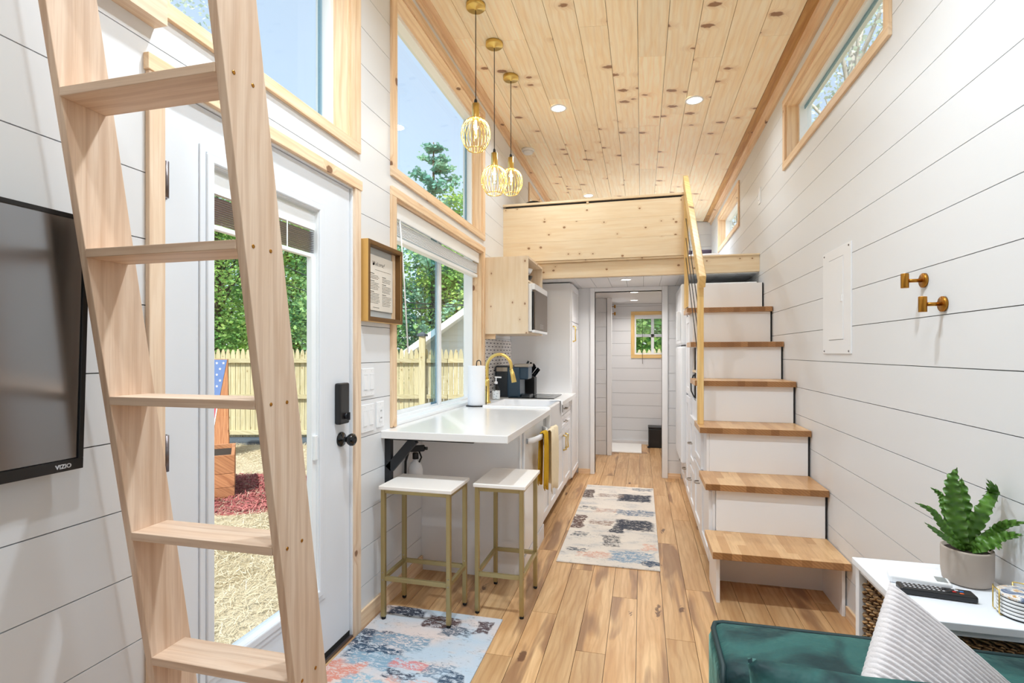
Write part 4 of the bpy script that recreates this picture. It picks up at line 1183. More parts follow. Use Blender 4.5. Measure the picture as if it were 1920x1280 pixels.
# pantry
pa = thing('pantry_cabinet', 'tall white pantry cabinet at the far end of the kitchen run', 'cabinet', (-0.98, 5.3, 0))
MB().box(L + 0.003, -0.676, 5.05, 5.595, 0.06, 1.975).build('body', M['cabinet'], pa, 0.002)
MB().box(L + 0.003, -0.72, 5.06, 5.595, 0.0, 0.06).build('toe_kick', M['cabinet'], pa)
shaker(pa, -0.676, 1, 5.055, 5.585, 1.60, 1.97)
shaker(pa, -0.676, 1, 5.055, 5.585, 0.07, 1.595, pull=(5.11, 1.48, 0.15))

# under-counter bracket
br_ = thing('shelf_bracket', 'black steel angle bracket carrying the near end of the worktop', 'bracket', (L, 2.44, 0.6))
MB().box(L, L + 0.035, 2.425, 2.455, 0.625, 0.863).build('wall_leg', M['iron'], br_, 0.002)
MB().box(L, -0.80, 2.425, 2.455, 0.852, 0.8635).build('top_arm', M['iron'], br_, 0.001)
MB().beam((L + 0.02, 2.44, 0.70), (-1.12, 2.44, 0.856), (0, 0, 1), 0.03, 0.045).build('brace', M['iron'], br_, 0.002)
MB().lathe([(0.006, 0), (0.005, 0.004), (0.001, 0.005)], (L + 0.035, 2.44, 0.64), 12, 'x').build('bolt', M['hinge'], br_)
# trigger sprayer hanging on the wall below the worktop
sp_ = thing('spray_bottle', 'white spray bottle with a black trigger head under the worktop', 'bottle', (-1.21, 2.66, 0.55))
qx, qy = -1.215, 2.66
MB().lathe([(0.001, 0), (0.038, 0.002), (0.04, 0.01), (0.04, 0.13), (0.03, 0.165), (0.014, 0.18), (0.013, 0.20)], (qx, qy, 0.52), 24).build('bottle', M['paper'], sp_)
MB().lathe([(0.017, 0.19), (0.017, 0.22), (0.012, 0.225)], (qx, qy, 0.52), 16).build('collar', M['black'], sp_)
MB().beam((qx - 0.03, qy - .01, 0.765), (qx + 0.05, qy + .01, 0.770), (0, 0, 1), 0.025, 0.035).build('head', M['black'], sp_, 0.006)
MB().tube([(qx + 0.045, qy + .01, 0.768), (qx + 0.065, qy + .012, 0.768)], 0.009, 10).build('nozzle', M['black'], sp_)
MB().tube([(qx + 0.02, qy, 0.755), (qx + 0.035, qy, 0.72), (qx + 0.02, qy, 0.69)], 0.005, 8).build('trigger', M['black'], sp_)
MB().tube([(qx - 0.03, qy - .02, 0.76), (qx - 0.045, qy - .03, 0.70), (qx - 0.048, qy - .03, 0.60)], 0.007, 8).build('hook', M['black'], sp_)

# ------------------------------------------------------------------ left wall fittings
pf = thing('picture_frame', 'gold framed welcome notice hanging beside the entry door', 'picture frame', (L, 2.36, 1.64))
ya, yb, za, zb = 2.184, 2.540, 1.446, 1.832
FX = L + 0.014
for (a, b, c, d) in ((ya, ya + 0.018, za, zb), (yb - 0.018, yb, za, zb), (ya + 0.018, yb - 0.018, za, za + 0.018), (ya + 0.018, yb - 0.018, zb - 0.018, zb)):
    MB().box(FX - 0.012, FX + 0.030, a, b, c, d).build('frame_rail', M['goldframe'], pf, 0.0015)
ring('x', ya + 0.018, yb - 0.018, za + 0.018, zb - 0.018, 0.005, FX - 0.01, FX + 0.028).build('inner_edge', M['goldframe_in'], pf)
ring('x', ya + 0.001, yb - 0.001, za + 0.001, zb - 0.001, 0.0165, FX + 0.0295, FX + 0.0315).build('front_edge', M['goldframe_in'], pf)
MB().box(FX - 0.011, FX - 0.006, ya + 0.02, yb - 0.02, za + 0.02, zb - 0.02).build('mount', M['matt_grey'], pf)
MB().box(FX - 0.002, FX + 0.000, ya + 0.052, yb - 0.052, za + 0.058, zb - 0.058).build('notice', M['paperold'], pf)
tx = pf
ROT = Matrix(((0, 0, 1, 0), (1, 0, 0, 0), (0, 1, 0, 0), (0, 0, 0, 1)))   # text X -> +y, text Y -> +z, normal -> +x
def wall_text(name, body, size, y, z, x, parent, m_, **kw):
    return fontmesh(name, body, size, Matrix.Translation((x, y, z)) @ ROT, m_, parent, **kw)
wall_text('heading', 'Welcome!', 0.032, ya + 0.085, zb - 0.108, FX + 0.0008, pf, M['ink'], shear=0.4, space_character=0.9, offset=-0.0011)
tl = MB()
rr = random.Random(3)
def textline(y0, y1, z, h=0.0016):
    y = y0
    while y < y1:
        w = rr.uniform(0.006, 0.016); tl.box(FX + 0.0002, FX + 0.0008, y, min(y + w, y1), z, z + h); y += w + 0.003
textline(ya + 0.12, yb - 0.075, zb - 0.128, 0.0012)
for col0, col1, start in ((ya + 0.07, ya + 0.165, zb - 0.15), (ya + 0.19, yb - 0.07, zb - 0.158)):
    z = start
    for blk in (3, 5, 7):
        textline(col0, col0 + 0.04, z, 0.003); z -= 0.008
        for k in range(blk):
            if z > za + 0.085: textline(col0, col1 - rr.uniform(0, 0.02), z); z -= 0.0075
        z -= 0.006
textline(ya + 0.10, ya + 0.16, za + 0.072, 0.002)
tl.build('small_print', M['ink'], pf, kind='stuff')

def switch_plate(y0, y1, z0, z1, label, gangs, outlet=False, side=-1):
    x = L if side < 0 else R; s = -side
    o = thing('outlet_plate' if outlet else 'switch_plate', label, 'outlet' if outlet else 'light switch', (x, (y0 + y1) / 2, (z0 + z1) / 2))
    MB().box(x, x + s * 0.006, y0, y1, z0, z1).build('plate', M['white'], o, 0.002)
    w = (y1 - y0) / gangs
    for g in range(gangs):
        c = y0 + w * (g + 0.5); hh = (z1 - z0) * 0.29; zc = (z0 + z1) / 2
        p = ring('x', c - 0.018, c + 0.018, zc - hh, zc + hh, 0.002, x + s * 0.006, x + s * 0.0075).build('rocker_frame', M['white'], o)
        MB().hexa([(x + s * 0.005, c - 0.015, zc - hh + 0.003), (x + s * 0.010, c - 0.015, zc - hh + 0.003), (x + s * 0.010, c + 0.015, zc - hh + 0.003), (x + s * 0.005, c + 0.015, zc - hh + 0.003),
                   (x + s * 0.005, c - 0.015, zc + hh - 0.003), (x + s * 0.0065, c - 0.015, zc + hh - 0.003), (x + s * 0.0065, c + 0.015, zc + hh - 0.003), (x + s * 0.005, c + 0.015, zc + hh - 0.003)]).build('outlet_face' if outlet else 'rocker', M['white'], o, 0.0008)
        for zz_ in (z0 + 0.01, z1 - 0.012):
            MB().lathe([(0.0022, 0), (0.001, 0.0008)], (x + s * 0.006, c, zz_), 8, 'x').build('screw', M['greybtn'], o)
        if outlet:
            for q in (-0.018, 0.018):
                for dy in (-0.005, 0.005): MB().box(x + s * 0.0095, x + s * 0.0107, c + dy - 0.0008, c + dy + 0.0008, zc + q - 0.004, zc + q + 0.004).build('slot', M['iron'], o)
    return o
switch_plate(2.197, 2.312, 1.090, 1.222, 'double light switch plate below the framed notice, upper one', 2)
switch_plate(2.193, 2.308, 0.918, 1.050, 'double light switch plate beside the door, lower one', 2)
switch_plate(2.335, 2.410, 0.925, 1.052, 'single outlet plate just above the near end of the worktop', 1, True)
switch_plate(4.775, 4.848, 2.565, 2.70, 'single switch plate high on the right wall above the loft landing', 1, False, 1)

# ledger for the front loft
lg = MB().box(L, L + 0.045, Y0, 1.128, 2.175, 2.34).build('ledger_beam', wood('pine', 'y')); tag(lg, 'short pine ledger beam on the left wall at the window corner', 'beam')

# TV
tv = thing('television', 'black flat television tilted on the left wall behind the ladder', 'television', (-1.22, 0.45, 1.3))
def tvx(z): return -1.226 + (z - 1.04) / 0.56 * 0.022
def tvbox(y0, y1, z0, z1, d0, d1):
    return MB().hexa([(tvx(z0) + d0, y0, z0), (tvx(z0) + d1, y0, z0), (tvx(z0) + d1, y1, z0), (tvx(z0) + d0, y1, z0), (tvx(z1) + d0, y0, z1), (tvx(z1) + d1, y0, z1), (tvx(z1) + d1, y1, z1), (tvx(z1) + d0, y1, z1)])
tvbox(-0.06, 0.900, 1.040, 1.600, -0.035, 0.0).build('case', M['black'], tv, 0.004)
tvbox(-0.048, 0.888, 1.066, 1.590, 0.0, 0.002).build('screen', M['screen'], tv)
for (a, b, c, d) in ((-0.06, 0.90, 1.590, 1.600), (-0.06, 0.90, 1.040, 1.064), (0.889, 0.90, 1.064, 1.590), (-0.06, -0.049, 1.064, 1.590)):
    tvbox(a, b, c, d, 0.0, 0.006).build('bezel', M['black'], tv, 0.001)
fontmesh('logo', 'VIZIO', 0.0125, Matrix.Translation((tvx(1.047) + 0.0066, 0.842, 1.0475)) @ ROT, M['greybtn'], tv, offset=0.0004)
MB().box(L, -1.255, 0.35, 0.55, 1.2, 1.5).build('wall_mount', M['iron'], tv)

# ------------------------------------------------------------------ right wall fittings
ep = thing('electrical_panel', 'white flush electrical panel cover on the right wall', 'electrical panel', (R, 3.0, 1.56))
ring('x', 2.811, 3.205, 1.292, 1.835, 0.094, R - 0.006, R, 0.07, 0.05).build('cover', M['white'], ep, 0.001)
MB().box(R - 0.008, R - 0.002, 2.908, 3.108, 1.365, 1.782).build('door', M['white'], ep, 0.0015)
MB().box(R - 0.011, R - 0.008, 2.918, 2.938, 1.555, 1.59).build('latch', M['white'], ep, 0.001)
for (y, z) in ((2.835, 1.82), (2.835, 1.305), (3.18, 1.82), (3.18, 1.305)):
    MB().lathe([(0.005, 0), (0.004, -0.003), (0.001, -0.003)], (R - 0.006, y, z), 10, 'x').build('screw', M['hinge'], ep)
def robe_hook(y, z, label, x=R, s=-1, sc=1.0):
    h = thing('robe_hook', label, 'hook', (x, y, z), 'brass robe hooks on the right wall' if sc == 1 else 'hooks in the bathroom')
    MB().lathe([(0.026 * sc, 0), (0.026 * sc, s * 0.008 * sc), (0.024 * sc, s * 0.010 * sc), (0.001, s * 0.010 * sc)], (x, y, z), 28, 'x').build('wall_plate', M['brass'], h)
    MB().tube([(x + s * 0.008 * sc, y, z), (x + s * 0.055 * sc, y, z)], 0.0065 * sc, 14).build('stem', M['brass'], h)
    MB().lathe([(0.0125 * sc, -0.026 * sc), (0.0125 * sc, 0.026 * sc)], (x + s * 0.062 * sc, y, z), 20).build('peg', M['brass'], h, 0.001)
robe_hook(2.152, 1.556, 'upper left brass robe hook on the right wall')
robe_hook(2.03, 1.461, 'lower right brass robe hook on the right wall')
robe_hook(7.42, 1.94, 'upper small hook on the side wall at the bathroom entrance', -0.42, 1, 0.9)
robe_hook(7.42, 1.84, 'lower small hook on the side wall at the bathroom entrance', -0.42, 1, 0.9)

# ------------------------------------------------------------------ bathroom things
bm = MB().box(-0.41, 0.0, 6.84, 7.50, 0, 0.018).build('bath_mat', M['blue'], None, 0.006); tag(bm, 'white bath mat on the floor below the bathroom wall', 'mat')
tb = thing('waste_bin', 'black pedal waste bin in the bathroom corner', 'bin', (0.19, 7.4, 0))
MB().box(0.09, 0.30, 7.30, 7.50, 0.0, 0.26).build('body', M['black'], tb, 0.012, 3)
MB().box(0.086, 0.304, 7.295, 7.505, 0.262, 0.285).build('lid', M['black'], tb, 0.008, 3)
MB().box(0.075, 0.11, 7.26, 7.31, 0.008, 0.02).build('pedal', M['black'], tb)

# ------------------------------------------------------------------ ladder
ld_ = thing('loft_ladder', 'pine loft ladder leaning in front of the entry door', 'ladder', (-0.95, 1.1, 0))
def ly(z): return 0.801 + (1.842 - z) * 0.160
for x0_, x1_ in ((-0.7695, -0.75), (-1.1695, -1.15)):
    d = 0.112
    MB().hexa([(x0_, ly(0), 0), (x1_, ly(0), 0), (x1_, ly(0) + d, 0), (x0_, ly(0) + d, 0), (x0_, ly(2.5), 2.5), (x1_, ly(2.5), 2.5), (x1_, ly(2.5) + d, 2.5), (x0_, ly(2.5) + d, 2.5)]).build('side_rail', wood('ladder', 'z'), ld_, 0.0015)
screws = []
for i in range(-1, 6):
    z = 0.562 + (1.840 - 0.562) / 4 * i
    if z > 2.4 or z < 0.1: continue
    MB().box(-1.15, -0.7695, ly(z), ly(z) + 0.095, z - 0.019, z).build('rung', wood('ladder', 'x'), ld_, 0.0015)
    for dy in (0.025, 0.075):
        MB().lathe([(0.0042, 0.0), (0.0038, 0.0009), (0.0015, 0.0006), (0.0005, 0.0003)], (-0.75, ly(z) + dy, z - 0.010), 12, 'x').build('screw', M['brass'], ld_)

# ------------------------------------------------------------------ stools
def stool():
    s = thing('bar_stool', 'square white-topped metal bar stool standing on the rug, nearer the door', 'stool', (-1.04, 2.40, 0.008))
    x0, x1, y0, y1 = -1.225, -0.868, 2.282, 2.530
    mb = MB().box(x0 - 0.006, x1 + 0.010, y0 - 0.012, y1 + 0.008, 0.637, 0.656)
    mb.build('seat', M['seat'], s, 0.004, 3)
    w = 0.021
    for (x, y) in ((x0, y0), (x1 - w, y0), (x0, y1 - w), (x1 - w, y1 - w)):
        l = MB().box(x, x + w, y, y + w, 0.020, 0.637).build('leg', M['champagne'], s, 0.002)
        MB().lathe([(0.010, 0.0), (0.011, 0.004), (0.011, 0.013)], (x + w / 2, y + w / 2, 0.008), 14).build('foot', M['rubber'], l)
        for zz_ in (0.20, 0.235):
            MB().lathe([(0.004, 0), (0.003, -0.002), (0.001, -0.0025)], (x + w / 2, y, zz_), 10, 'y').build('bolt', M['nickel'], l)
    for (a, b, c, d) in ((x0 + w, x1 - w, y0 + 0.002, y0 + w - 0.002), (x0 + w, x1 - w, y1 - w + 0.002, y1 - 0.002), (x0 + 0.002, x0 + w - 0.002, y0 + w, y1 - w), (x1 - w + 0.002, x1 - 0.002, y0 + w, y1 - w)):
        MB().box(a, b, c, d, 0.195, 0.215).build('stretcher', M['champagne'], s, 0.0015)
        MB().box(a, b, c, d, 0.618, 0.637).build('apron', M['champagne'], s, 0.0015)
    return s
s1_ = stool()
s2_ = clone(s1_, (0, 0, 0), 'square white-topped metal bar stool beside the dishwasher end', PI / 2)
s2_.location = (-0.676, 2.645, 0.0)
for o in (s1_, s2_): o['group'] = 'bar stools under the worktop'
for o in [s2_] : pass

# ------------------------------------------------------------------ rugs
CR = (222, 213, 203)
rg = MB().box(-0.515, 0.108, 3.190, 5.10, 0, 0.008).build('runner_rug', rug_mat('runner_weave', (CR, (232, 222, 210), (200, 196, 194)), [
    (-0.05, 3.98, 0.145, 0.13, (62, 66, 78), 1.0), (-0.06, 4.72, 0.15, 0.12, (62, 66, 78), 1.0),
    (-0.47, 3.98, 0.05, 0.17, (98, 70, 64), 0.85), (-0.47, 4.78, 0.05, 0.15, (90, 74, 70), 0.85),
    (-0.17, 3.85, 0.05, 0.07, (66, 70, 80), 0.9), (-0.30, 3.98, 0.10, 0.05, (150, 124, 112), 0.55), (-0.27, 4.75, 0.12, 0.05, (150, 124, 112), 0.5),
    (-0.05, 4.28, 0.16, 0.08, (96, 116, 140), 0.55), (-0.06, 3.36, 0.15, 0.10, (130, 156, 180), 0.65), (0.06, 3.28, 0.06, 0.04, (60, 80, 104), 0.8),
    (-0.30, 3.34, 0.12, 0.05, (216, 168, 148), 0.5), (0.05, 3.55, 0.05, 0.06, (222, 172, 150), 0.6), (-0.20, 3.62, 0.07, 0.12, (80, 80, 84), 0.5),
    (-0.42, 3.40, 0.08, 0.03, (80, 88, 98), 0.6), (-0.43, 3.70, 0.06, 0.04, (92, 96, 104), 0.55), (-0.42, 4.35, 0.08, 0.05, (92, 96, 104), 0.55), (0.0, 5.02, 0.10, 0.05, (110, 118, 130), 0.6),
    (-0.28, 4.30, 0.10, 0.06, (196, 160, 144), 0.45)], 1), None, 0.003)
tag(rg, 'cream and slate patterned runner rug in the kitchen aisle', 'rug')
rg = MB().box(-1.262, -0.652, 1.15, 2.428, 0, 0.008).build('entry_rug', rug_mat('entry_weave', ((226, 210, 204), (190, 206, 220), (222, 204, 196)), [
    (-1.13, 2.38, 0.11, 0.045, (52, 56, 70), 0.9), (-0.93, 2.33, 0.09, 0.05, (92, 70, 68), 0.75), (-0.72, 2.33, 0.04, 0.06, (92, 76, 78), 0.85), (-0.83, 2.27, 0.08, 0.04, (96, 106, 120), 0.6),
    (-1.20, 2.12, 0.12, 0.07, (62, 76, 96), 0.7), (-1.05, 2.13, 0.15, 0.06, (130, 156, 176), 0.6), (-1.12, 2.02, 0.13, 0.06, (60, 84, 108), 0.65), (-1.08, 1.97, 0.14, 0.06, (138, 170, 192), 0.7),
    (-1.19, 1.87, 0.08, 0.07, (222, 146, 128), 0.7), (-0.93, 1.98, 0.09, 0.035, (214, 138, 138), 0.65), (-0.80, 1.96, 0.06, 0.05, (120, 140, 160), 0.5), (-0.72, 1.93, 0.05, 0.05, (70, 88, 108), 0.75),
    (-0.95, 1.90, 0.08, 0.03, (72, 80, 96), 0.6), (-0.88, 1.84, 0.12, 0.05, (224, 176, 166), 0.45), (-1.03, 1.72, 0.06, 0.07, (60, 66, 78), 0.8), (-1.02, 1.80, 0.14, 0.07, (150, 184, 202), 0.6), (-0.72, 1.76, 0.06, 0.05, (70, 88, 108), 0.75), (-0.85, 1.74, 0.10, 0.05, (168, 192, 208), 0.6)], 2), None, 0.003)
tag(rg, 'pastel abstract rug in front of the entry door under the near stool', 'rug')

# ------------------------------------------------------------------ side table and things on it
tbx0, tbx1, tby0, tby1, TZ = 0.648, 0.972, 1.468, 1.862, 0.65
ta = thing('side_table', 'white side table with woven baskets between the sofa and the stairs', 'table', (0.81, 1.665, 0))
MB().box(tbx0, tbx1, tby0, tby1, TZ - 0.020, TZ).build('top', M['table'], ta, 0.002)
for (x, y) in ((tbx0 + .008, tby0 + .008), (tbx1 - .034, tby0 + .008), (tbx0 + .008, tby1 - .034), (tbx1 - .034, tby1 - .034)):
    MB().box(x, x + 0.026, y, y + 0.026, 0.0, TZ - 0.02).build('leg', M['table'], ta, 0.001)
for (a, b, c, d) in ((tbx0 + .034, tbx1 - .034, tby0 + .012, tby0 + .026), (tbx0 + .034, tbx1 - .034, tby1 - .026, tby1 - .012), (tbx0 + .012, tbx0 + .026, tby0 + .034, tby1 - .034), (tbx1 - .026, tbx1 - .012, tby0 + .034, tby1 - .034)):
    MB().box(a, b, c, d, TZ - 0.036, TZ - 0.02).build('apron', M['table'], ta)
MB().box(tbx0 + .03, tbx1 - .03, tby0 + .03, tby1 - .03, 0.30, 0.315).build('shelf', M['table'], ta)
bk = thing('storage_basket', 'brown seagrass basket inside the white side table', 'basket', (0.81, 1.66, 0.315))
bx0, bx1, by0, by1 = tbx0 + .03, tbx1 - .036, tby0 + .036, tby1 - .03
ring('z', bx0, bx1, by0, by1, 0.012, 0.315, 0.598).build('wall', M['weave'], bk)
MB().box(bx0 + .01, bx1 - .01, by0 + .01, by1 - .01, 0.315, 0.325).build('bottom', M['weave'], bk)
brd = MB()
def braid(p0, p1, out, zrow, n):
    p0, p1, out = Vector(p0), Vector(p1), Vector(out)
    for i in range(n):
        u0, u1 = i / n, (i + 1.25) / n
        a = p0.lerp(p1, u0) + out * 0.004 + Vector((0, 0, zrow)); b = p0.lerp(p1, min(u1, 1)) + out * 0.004 + Vector((0, 0, zrow + 0.016))
        m_ = (a + b) / 2 + out * 0.006
        brd.tube([a, m_, b], [0.005, 0.008, 0.004], 5)
for r_ in range(12):
    z = 0.325 + r_ * 0.0225
    braid((bx0, by1, 0), (bx0, by0, 0), (-1, 0, 0), z, 13)
    braid((bx0, by0, 0), (bx1, by0, 0), (0, -1, 0), z, 11)
brd.build('braid', M['weave'], bk, kind='stuff')
# pot and fern
pl = thing('potted_fern', 'crinkle-leaved green fern in a taupe ceramic pot on the side table', 'plant', (0.90, 1.795, TZ))
# pot stands toward the wall end of the table
PX, PY = 0.892, 1.735
MB().lathe([(0.001, 0.0), (0.048, 0.001), (0.055, 0.006), (0.0585, 0.03), (0.059, 0.094), (0.0585, 0.099), (0.055, 0.099), (0.054, 0.08), (0.001, 0.08)], (PX, PY, TZ), 48, cap0=False, cap1=False).build('pot', M['pot'], pl)
MB().lathe([(0.054, 0.088), (0.03, 0.090), (0.001, 0.091)], (PX, PY, TZ), 28, cap0=False).build('soil', M['soil'], pl)
FR = [
 ([(0.932, 1.807, 0.719), (0.905, 1.793, 0.769), (0.886, 1.781, 0.849), (0.874, 1.771, 0.921), (0.885, 1.767, 0.967)], 0.021, 0.9),
 ([(0.933, 1.807, 0.719), (0.928, 1.807, 0.782), (0.919, 1.806, 0.86), (0.915, 1.806, 0.93)], 0.021, 0.8),
 ([(0.932, 1.80, 0.722), (0.94, 1.79, 0.785), (0.952, 1.765, 0.857), (0.960, 1.745, 0.907), (0.945, 1.74, 0.94)], 0.018, 0.9),
 ([(0.927, 1.805, 0.719), (0.89, 1.789, 0.75), (0.853, 1.773, 0.794), (0.819, 1.758, 0.839), (0.767, 1.738, 0.865)], 0.010, 1.1),
 ([(0.924, 1.805, 0.716), (0.879, 1.767, 0.745), (0.823, 1.726, 0.784), (0.769, 1.687, 0.823)], 0.008, 1.1),
 ([(0.927, 1.805, 0.719), (0.892, 1.805, 0.779), (0.873, 1.809, 0.84), (0.868, 1.816, 0.873), (0.842, 1.818, 0.894)], 0.010, 1.0),
 ([(0.932, 1.79, 0.719), (0.945, 1.76, 0.762), (0.957, 1.73, 0.80), (0.962, 1.69, 0.835), (0.965, 1.62, 0.86)], 0.013, 1.0),
 ([(0.932, 1.79, 0.716), (0.945, 1.75, 0.748), (0.955, 1.69, 0.80), (0.960, 1.63, 0.825)], 0.013, 1.0),
 ([(0.930, 1.79, 0.713), (0.942, 1.76, 0.742), (0.950, 1.73, 0.765), (0.945, 1.69, 0.768)], 0.016, 0.9)]
def spline(P, u):
    n = len(P) - 1; t = u * n; i = min(int(t), n - 1); f = t - i
    p0, p1, p2, p3 = (Vector(P[max(i - 1, 0)]), Vector(P[i]), Vector(P[i + 1]), Vector(P[min(i + 2, n)]))
    return 0.5 * ((2 * p1) + (-p0 + p2) * f + (2 * p0 - 5 * p1 + 4 * p2 - p3) * f * f + (-p0 + 3 * p1 - 3 * p2 + p3) * f ** 3)
camp = Vector((0, 0, 1.3))
for fi, (pts, wmax, rip) in enumerate(FR):
    n = 60; rows = []
    pts = [camp + (Vector(p) - camp) * (0.965 if p[0] < 0.95 or p[1] > 1.76 else 1.0) for p in pts]
    off = Vector((PX, PY, TZ + 0.088)) - pts[0]
    pts = [p + off * (1 - i / (len(pts) - 1)) ** 2 for i, p in enumerate(pts)]
    for i in range(n + 1):
        u = i / n
        p = spline(pts, u); q = spline(pts, min(u + 0.02, 1)) - spline(pts, max(u - 0.02, 0)); q.normalize()
        view = (p - Vector((0.2, 0.2, 1.25))).normalized()
        side = q.cross(view).normalized(); nn = side.cross(q).normalized()
        w = wmax * (math.sin(PI * min(1, (u * 0.93 + 0.07)) ** 0.8)) ** 0.6 * (1.0 if u < 0.85 else (1 - (u - 0.85) / 0.15 * 0.75))
        w = max(w, 0.001) * (0.55 + 0.45 * min(1, u * 3))
        row = []
        for j in range(7):
            s = j / 6 * 2 - 1
            rp = math.sin(u * len(pts) * 15 + (1.3 if s > 0 else 0) + fi) * rip * 0.5 * wmax * abs(s) ** 1.5
            wo = 1 + 0.17 * math.sin(u * len(pts) * 15 + 0.8 + (1.3 if s > 0 else 0) + fi) * abs(s)
            row.append(p + side * s * w * wo + nn * (rp - 0.15 * w * (1 - abs(s))))
        rows.append(row)
    MB().grid(rows).build('frond', M['fern'], pl)
# remotes
rm = thing('remote_control', 'black television remote with coloured buttons on the side table', 'remote control', (0.76, 1.62, TZ))
a, b = Vector((0.678, 1.628, TZ + 0.010)), Vector((0.845, 1.608, TZ + 0.010))
MB().beam(a, b, (0, 0, 1), 0.044, 0.018).build('body', M['black'], rm, 0.005, 3)
d = (b - a).normalized(); p = Vector((-d.y, d.x, 0))
for i in range(9):
    for j in range(3):
        q = a + d * (0.014 + i * 0.0105) + p * (j - 1) * 0.011 + Vector((0, 0, 0.009))
        MB().box(q.x - 0.0024, q.x + 0.0024, q.y - 0.0022, q.y + 0.0022, q.z, q.z + 0.0012).build('button', M['greybtn'], rm)
for i, (u, s, mm) in enumerate([(0.122, -0.6, 'red'), (0.130, 0.4, 'greybtn'), (0.136, -1.2, 'orange'), (0.140, 0.0, 'bluebtn'), (0.126, 1.2, 'greybtn')]):
    q = a + d * u + p * s * 0.011 + Vector((0, 0, 0.009))
    MB().box(q.x - 0.004, q.x + 0.004, q.y - 0.003, q.y + 0.003, q.z, q.z + 0.0014).build('app_button', M[mm], rm)
MB().lathe([(0.012, 0), (0.012, 0.0012), (0.006, 0.0012), (0.006, 0)], a + d * 0.108 + Vector((0, 0, 0.009)), 20, cap0=False, cap1=False).build('control_ring', M['iron'], rm)
rm = thing('remote_control', 'white air conditioner remote with a grey display on the side table', 'remote control', (0.75, 1.70, TZ))
a, b = Vector((0.685, 1.705, TZ + 0.011)), Vector((0.822, 1.672, TZ + 0.011))
MB().beam(a, b, (0, 0, 1), 0.050, 0.022).build('body', M['white'], rm, 0.006, 3)
d = (b - a).normalized()
q = a + d * 0.108
MB().beam(q + Vector((0, 0, 0.0105)), q + d * 0.024 + Vector((0, 0, 0.0105)), (0, 0, 1), 0.034, 0.003).build('display', M['lcd'], rm)
# coaster set
cs = thing('coaster_set', 'stack of round marble-print coasters in a gold wire holder on the side table', 'coasters', (0.905, 1.56, TZ))
CX_, CY_ = 0.912, 1.545
for i in range(6):
    o = MB().lathe([(0.001, 0), (0.048, 0), (0.05, 0.001), (0.05, 0.0065), (0.048, 0.0075), (0.001, 0.0075)], (CX_, CY_, TZ + 0.004 + i * 0.0088), 40, cap0=False, cap1=False).build('coaster', M['coaster_print'] if i == 5 else M['coaster'], cs)
    MB().lathe([(0.0492, 0), (0.0492, 0.0013)], (CX_, CY_, TZ + 0.0028 + i * 0.0088), 32).build('cork', M['navy_dark'], o)
hol = MB()
for a in (2.6, 3.3, 0.6, -0.6, 1.4):
    c_, s_ = math.cos(a), math.sin(a)
    hol.tube([(CX_ + 0.0 * c_, CY_ + 0.0 * s_, TZ + 0.002), (CX_ + 0.052 * c_, CY_ + 0.052 * s_, TZ + 0.002), (CX_ + 0.055 * c_, CY_ + 0.055 * s_, TZ + 0.006), (CX_ + 0.055 * c_, CY_ + 0.055 * s_, TZ + 0.062)], 0.0016, 6)
hol.tube([(CX_ + 0.055 * math.cos(2.6 + 0.7 * k / 8), CY_ + 0.055 * math.sin(2.6 + 0.7 * k / 8), TZ + 0.062) for k in range(9)], 0.0016, 6)
hol.tube([(CX_ + 0.055 * math.cos(0.6 + 0.8 * k / 8), CY_ + 0.055 * math.sin(0.6 + 0.8 * k / 8), TZ + 0.062) for k in range(9)], 0.0016, 6)
hol.build('wire_holder', M['gold'], cs)

# ------------------------------------------------------------------ sofa
sf = thing('sofa', 'dark green velvet sofa against the right wall below the side table', 'sofa', (0.55, 0.4, 0))
def soft_box(x0, x1, y0, y1, z0, z1, r, wob=0.0, n=10, seed=1):
    """rounded cushion-like block"""
    mb = MB(); rr_ = random.Random(seed)
    c = Vector(((x0 + x1) / 2, (y0 + y1) / 2, (z0 + z1) / 2)); h = Vector(((x1 - x0) / 2, (y1 - y0) / 2, (z1 - z0) / 2))
    def pt(p):
        q = Vector([max(-h[k] + r, min(h[k] - r, p[k])) for k in range(3)])
        d = Vector(p) - q
        if d.length > 1e-9: d = d.normalized() * r
        o = q + d
        if wob: o = o + Vector((0, 0, wob * math.sin(o.x * 21 + seed) * math.cos(o.y * 17))) + d * (wob * 8 * math.sin(o.x * 33 + o.y * 27 + seed))
        return c + o
    for ax in range(3):
        for s in (-1, 1):
            a1, a2 = (ax + 1) % 3, (ax + 2) % 3
            n1 = max(6, int(h[a1] * 2 / 0.03)); n2 = max(6, int(h[a2] * 2 / 0.03)); P = []
            for i in range(n1 + 1):
                row = []
                for j in range(n2 + 1):
                    p = [0, 0, 0]; p[ax] = s * h[ax]; p[a1] = (i / n1 * 2 - 1) * h[a1]; p[a2] = (j / n2 * 2 - 1) * h[a2]
                    row.append(pt(p))
                P.append(row)
            if s < 0: P = P[::-1]
            mb.grid(P)
    return mb
def weld(o):
    md = o.modifiers.new('weld', 'WELD'); md.merge_threshold = 0.0005
    return o
weld(soft_box(0.160, 0.93, 1.150, 1.385, 0.20, 0.640, 0.035, 0.0035).build('arm', M['velvet'], sf))
pp = [(0.169, 1.18, 0.630), (0.169, 1.34, 0.630), (0.176, 1.366, 0.630), (0.195, 1.374, 0.630), (0.55, 1.375, 0.630), (0.90, 1.374, 0.630)]
MB().tube([(0.165, 1.150, 0.35), (0.165, 1.155, 0.60)] + pp, 0.0065, 8).build('piping', M['velvet_dark'], sf)
weld(soft_box(0.12, 0.80, -0.62, 1.17, 0.22, 0.43, 0.05, 0.003, seed=3).build('seat_cushion', M['velvet'], sf))
weld(soft_box(0.655, 0.95, -0.62, 1.15, 0.20, 0.80, 0.06, 0.004, seed=5).build('back', M['velvet'], sf))
